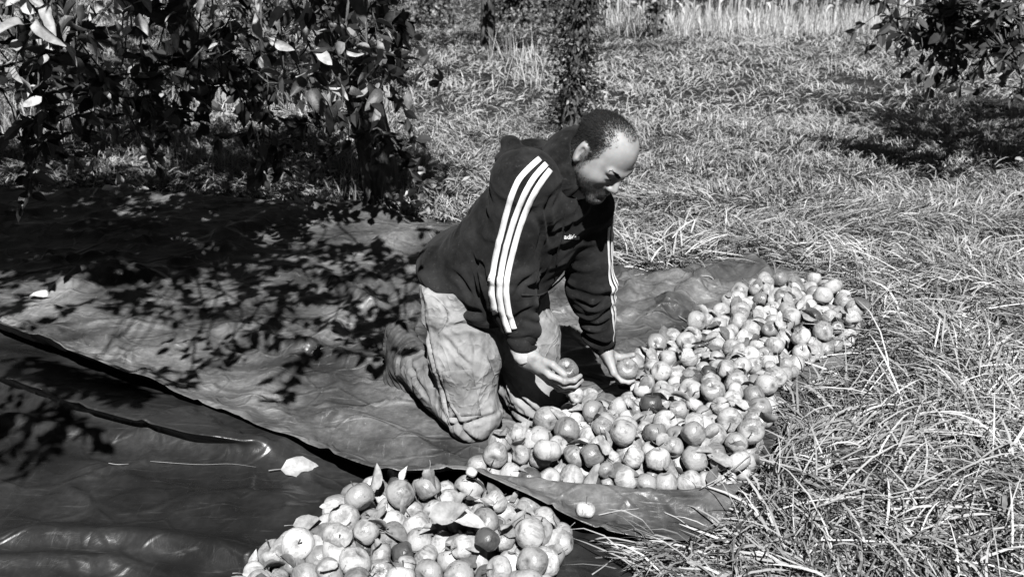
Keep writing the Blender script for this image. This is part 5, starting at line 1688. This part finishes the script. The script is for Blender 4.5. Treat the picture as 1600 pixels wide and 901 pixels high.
def build_boots(person):
    for an, kn, dn in ((AN_R, KN_R, 0), (AN_L, KN_L, 1)):
        back = unit(an - kn); back = unit(np.array([back[0], back[1], 0]))
        side = np.cross(back, [0, 0, 1.0])
        heel = an + back * .060 + np.array([0, 0, .075]); ball = an + back * .075 + np.array([0, 0, -.085]); toe = an - back * .025 + np.array([0, 0, -.088])
        lo = np.minimum(np.minimum(heel, ball), np.minimum(toe, an)) - .1; hi = np.maximum(np.maximum(heel, ball), np.maximum(toe, an)) + .1
        G = SDF(lo, hi, .004)
        G.cone(an - back * .06 + np.array([0, 0, .005]), an, .064, .060, .02)
        G.cone(an, heel - back * .01, .054, .044, .03); G.cone(an, ball - back * .01, .054, .046, .03, squash=(side, 1.15))
        G.cone(heel - back * .01, ball - back * .01, .042, .046, .02, squash=(side, 1.1)); G.cone(ball, toe, .038, .032, .02, squash=(side, 1.25))
        G.floor(.024)
        V, Q = G.nets(); V = relax(V, Q, 2, .5); N = normals(V, Q)
        V = V + N * (.006 * np.sin(np.linalg.norm(V - (an - back * .10), axis=1) * 260 + fbm(V * 16, 3, 2) * 2.5) * .6)[:, None]
        bo = obj('boot', mesh_np('boot', V, Q, mat=M['boot']), person)
        # sole: a ribbed slab behind the foot
        S = Soup()
        d = unit(ball - heel); off = back * .034
        for i in range(11):
            s0 = i / 11; s1 = s0 + .062
            a = heel + off + (ball - heel) * (s0 * 1.12 - .08); b = heel + off + (ball - heel) * (s1 * 1.12 - .08)
            w = .036 + .010 * math.sin(s0 * 3)
            for (e, thick) in ((0, .0035),):
                c = [a - side * w, a + side * w, b + side * w, b - side * w]
                Vb = np.array(c + [x + back * thick for x in c])
                S.add(Vb, [(0, 3, 2, 1), (4, 5, 6, 7), (0, 1, 5, 4), (1, 2, 6, 5), (2, 3, 7, 6), (3, 0, 4, 7)])
        c = [heel + off * .8 - side * .036 - d * .01, heel + off * .8 + side * .036 - d * .01, ball + off * .8 + side * .044, ball + off * .8 - side * .044]
        Vb = np.array(c + [x + back * .010 for x in c]); S.add(Vb, [(0, 3, 2, 1), (4, 5, 6, 7), (0, 1, 5, 4), (1, 2, 6, 5), (2, 3, 7, 6), (3, 0, 4, 7)])
        obj('sole', S.mesh('sole', M['sole'], False), bo)

def shirt_cuff(person):
    dd = unit(np.array(RH['d']) * .35 + (WR_R - EL_R)); a = unit(np.cross(dd, [0, 1, .3])); b = np.cross(dd, a)
    th = np.linspace(0, 2 * math.pi, 48, endpoint=False); rings = []
    base = WR_R - dd * .048
    for s, r in ((-.01, .033), (.0, .037), (.014, .0385), (.028, .038), (.031, .0395), (.05, .038), (.053, .036), (.051, .033), (.03, .031)):
        rr = r * (1 + .05 * np.sin(th * 3 + s * 60) + .03 * np.sin(th * 7 + s * 130))
        rings.append(base + dd * s + (np.cos(th)[:, None] * a + np.sin(th)[:, None] * b) * rr[:, None])
    Vc = np.concatenate(rings); n = len(rings); i, j = np.meshgrid(np.arange(n - 1), np.arange(48), indexing='ij')
    q = np.stack([i * 48 + j, i * 48 + (j + 1) % 48, (i + 1) * 48 + (j + 1) % 48, (i + 1) * 48 + j], -1).reshape(-1, 4)
    obj('shirt_cuff', mesh_np('shirt_cuff', Vc, q, mat=M['shirt']), person)

def person():
    p = empty('person', (0, 0, 0))
    tag(p, 'man in dark striped hoodie and pale work trousers kneeling to sort apples', 'person')
    ptR, ptL = build_body(p)
    build_hoodie(p); build_trousers(p); build_boots(p); shirt_cuff(p)
    return ptR, ptL

# ================================================================== BUILD
ONLY = False
def step(name, fn, *a):
    t = time.time(); r = fn(*a); print('BUILD %-12s %.1fs' % (name, time.time() - t)); return r
step('ground', ground)
step('upper', upper_tarp)
step('lower', lower_tarp)
if not ONLY:
    step('grass', grass)
    step('maize', maize)
    step('trees', trees)
    P_, R_, heap_ = step('apples', apples)
    step('leaves', pile_leaves, P_, R_, heap_)
    step('straws', straws)
else:
    V, q, cav = AV[0]; APPLE_ME.append(mesh_np('apple', V, q, attrs={'cav': cav}, mat=M['apple'])); APPLE_ME.append(APPLE_ME[0])
    STALK_ME = mesh_np('stalk', *tube_np(np.array([[0, 0, .5], [.05, .03, 1.1]]), [.04, .04], 5), mat=M['stalk'])
ptR, ptL = step('person', person)
rot = np.array(Matrix.Rotation(.6, 3, 'X'))
tag(apple_obj(ptR(.098, .004, .046), .036, rot, .16, 0, False), 'dark apple held up in the man’s right hand', 'apple')
tag(apple_obj(ptL(.086, -.004, .044), .037, rot, .24, 1, False), 'large grey apple gripped in the man’s left hand at the heap', 'apple')
print('BUILD total %.1fs' % (time.time() - T0))
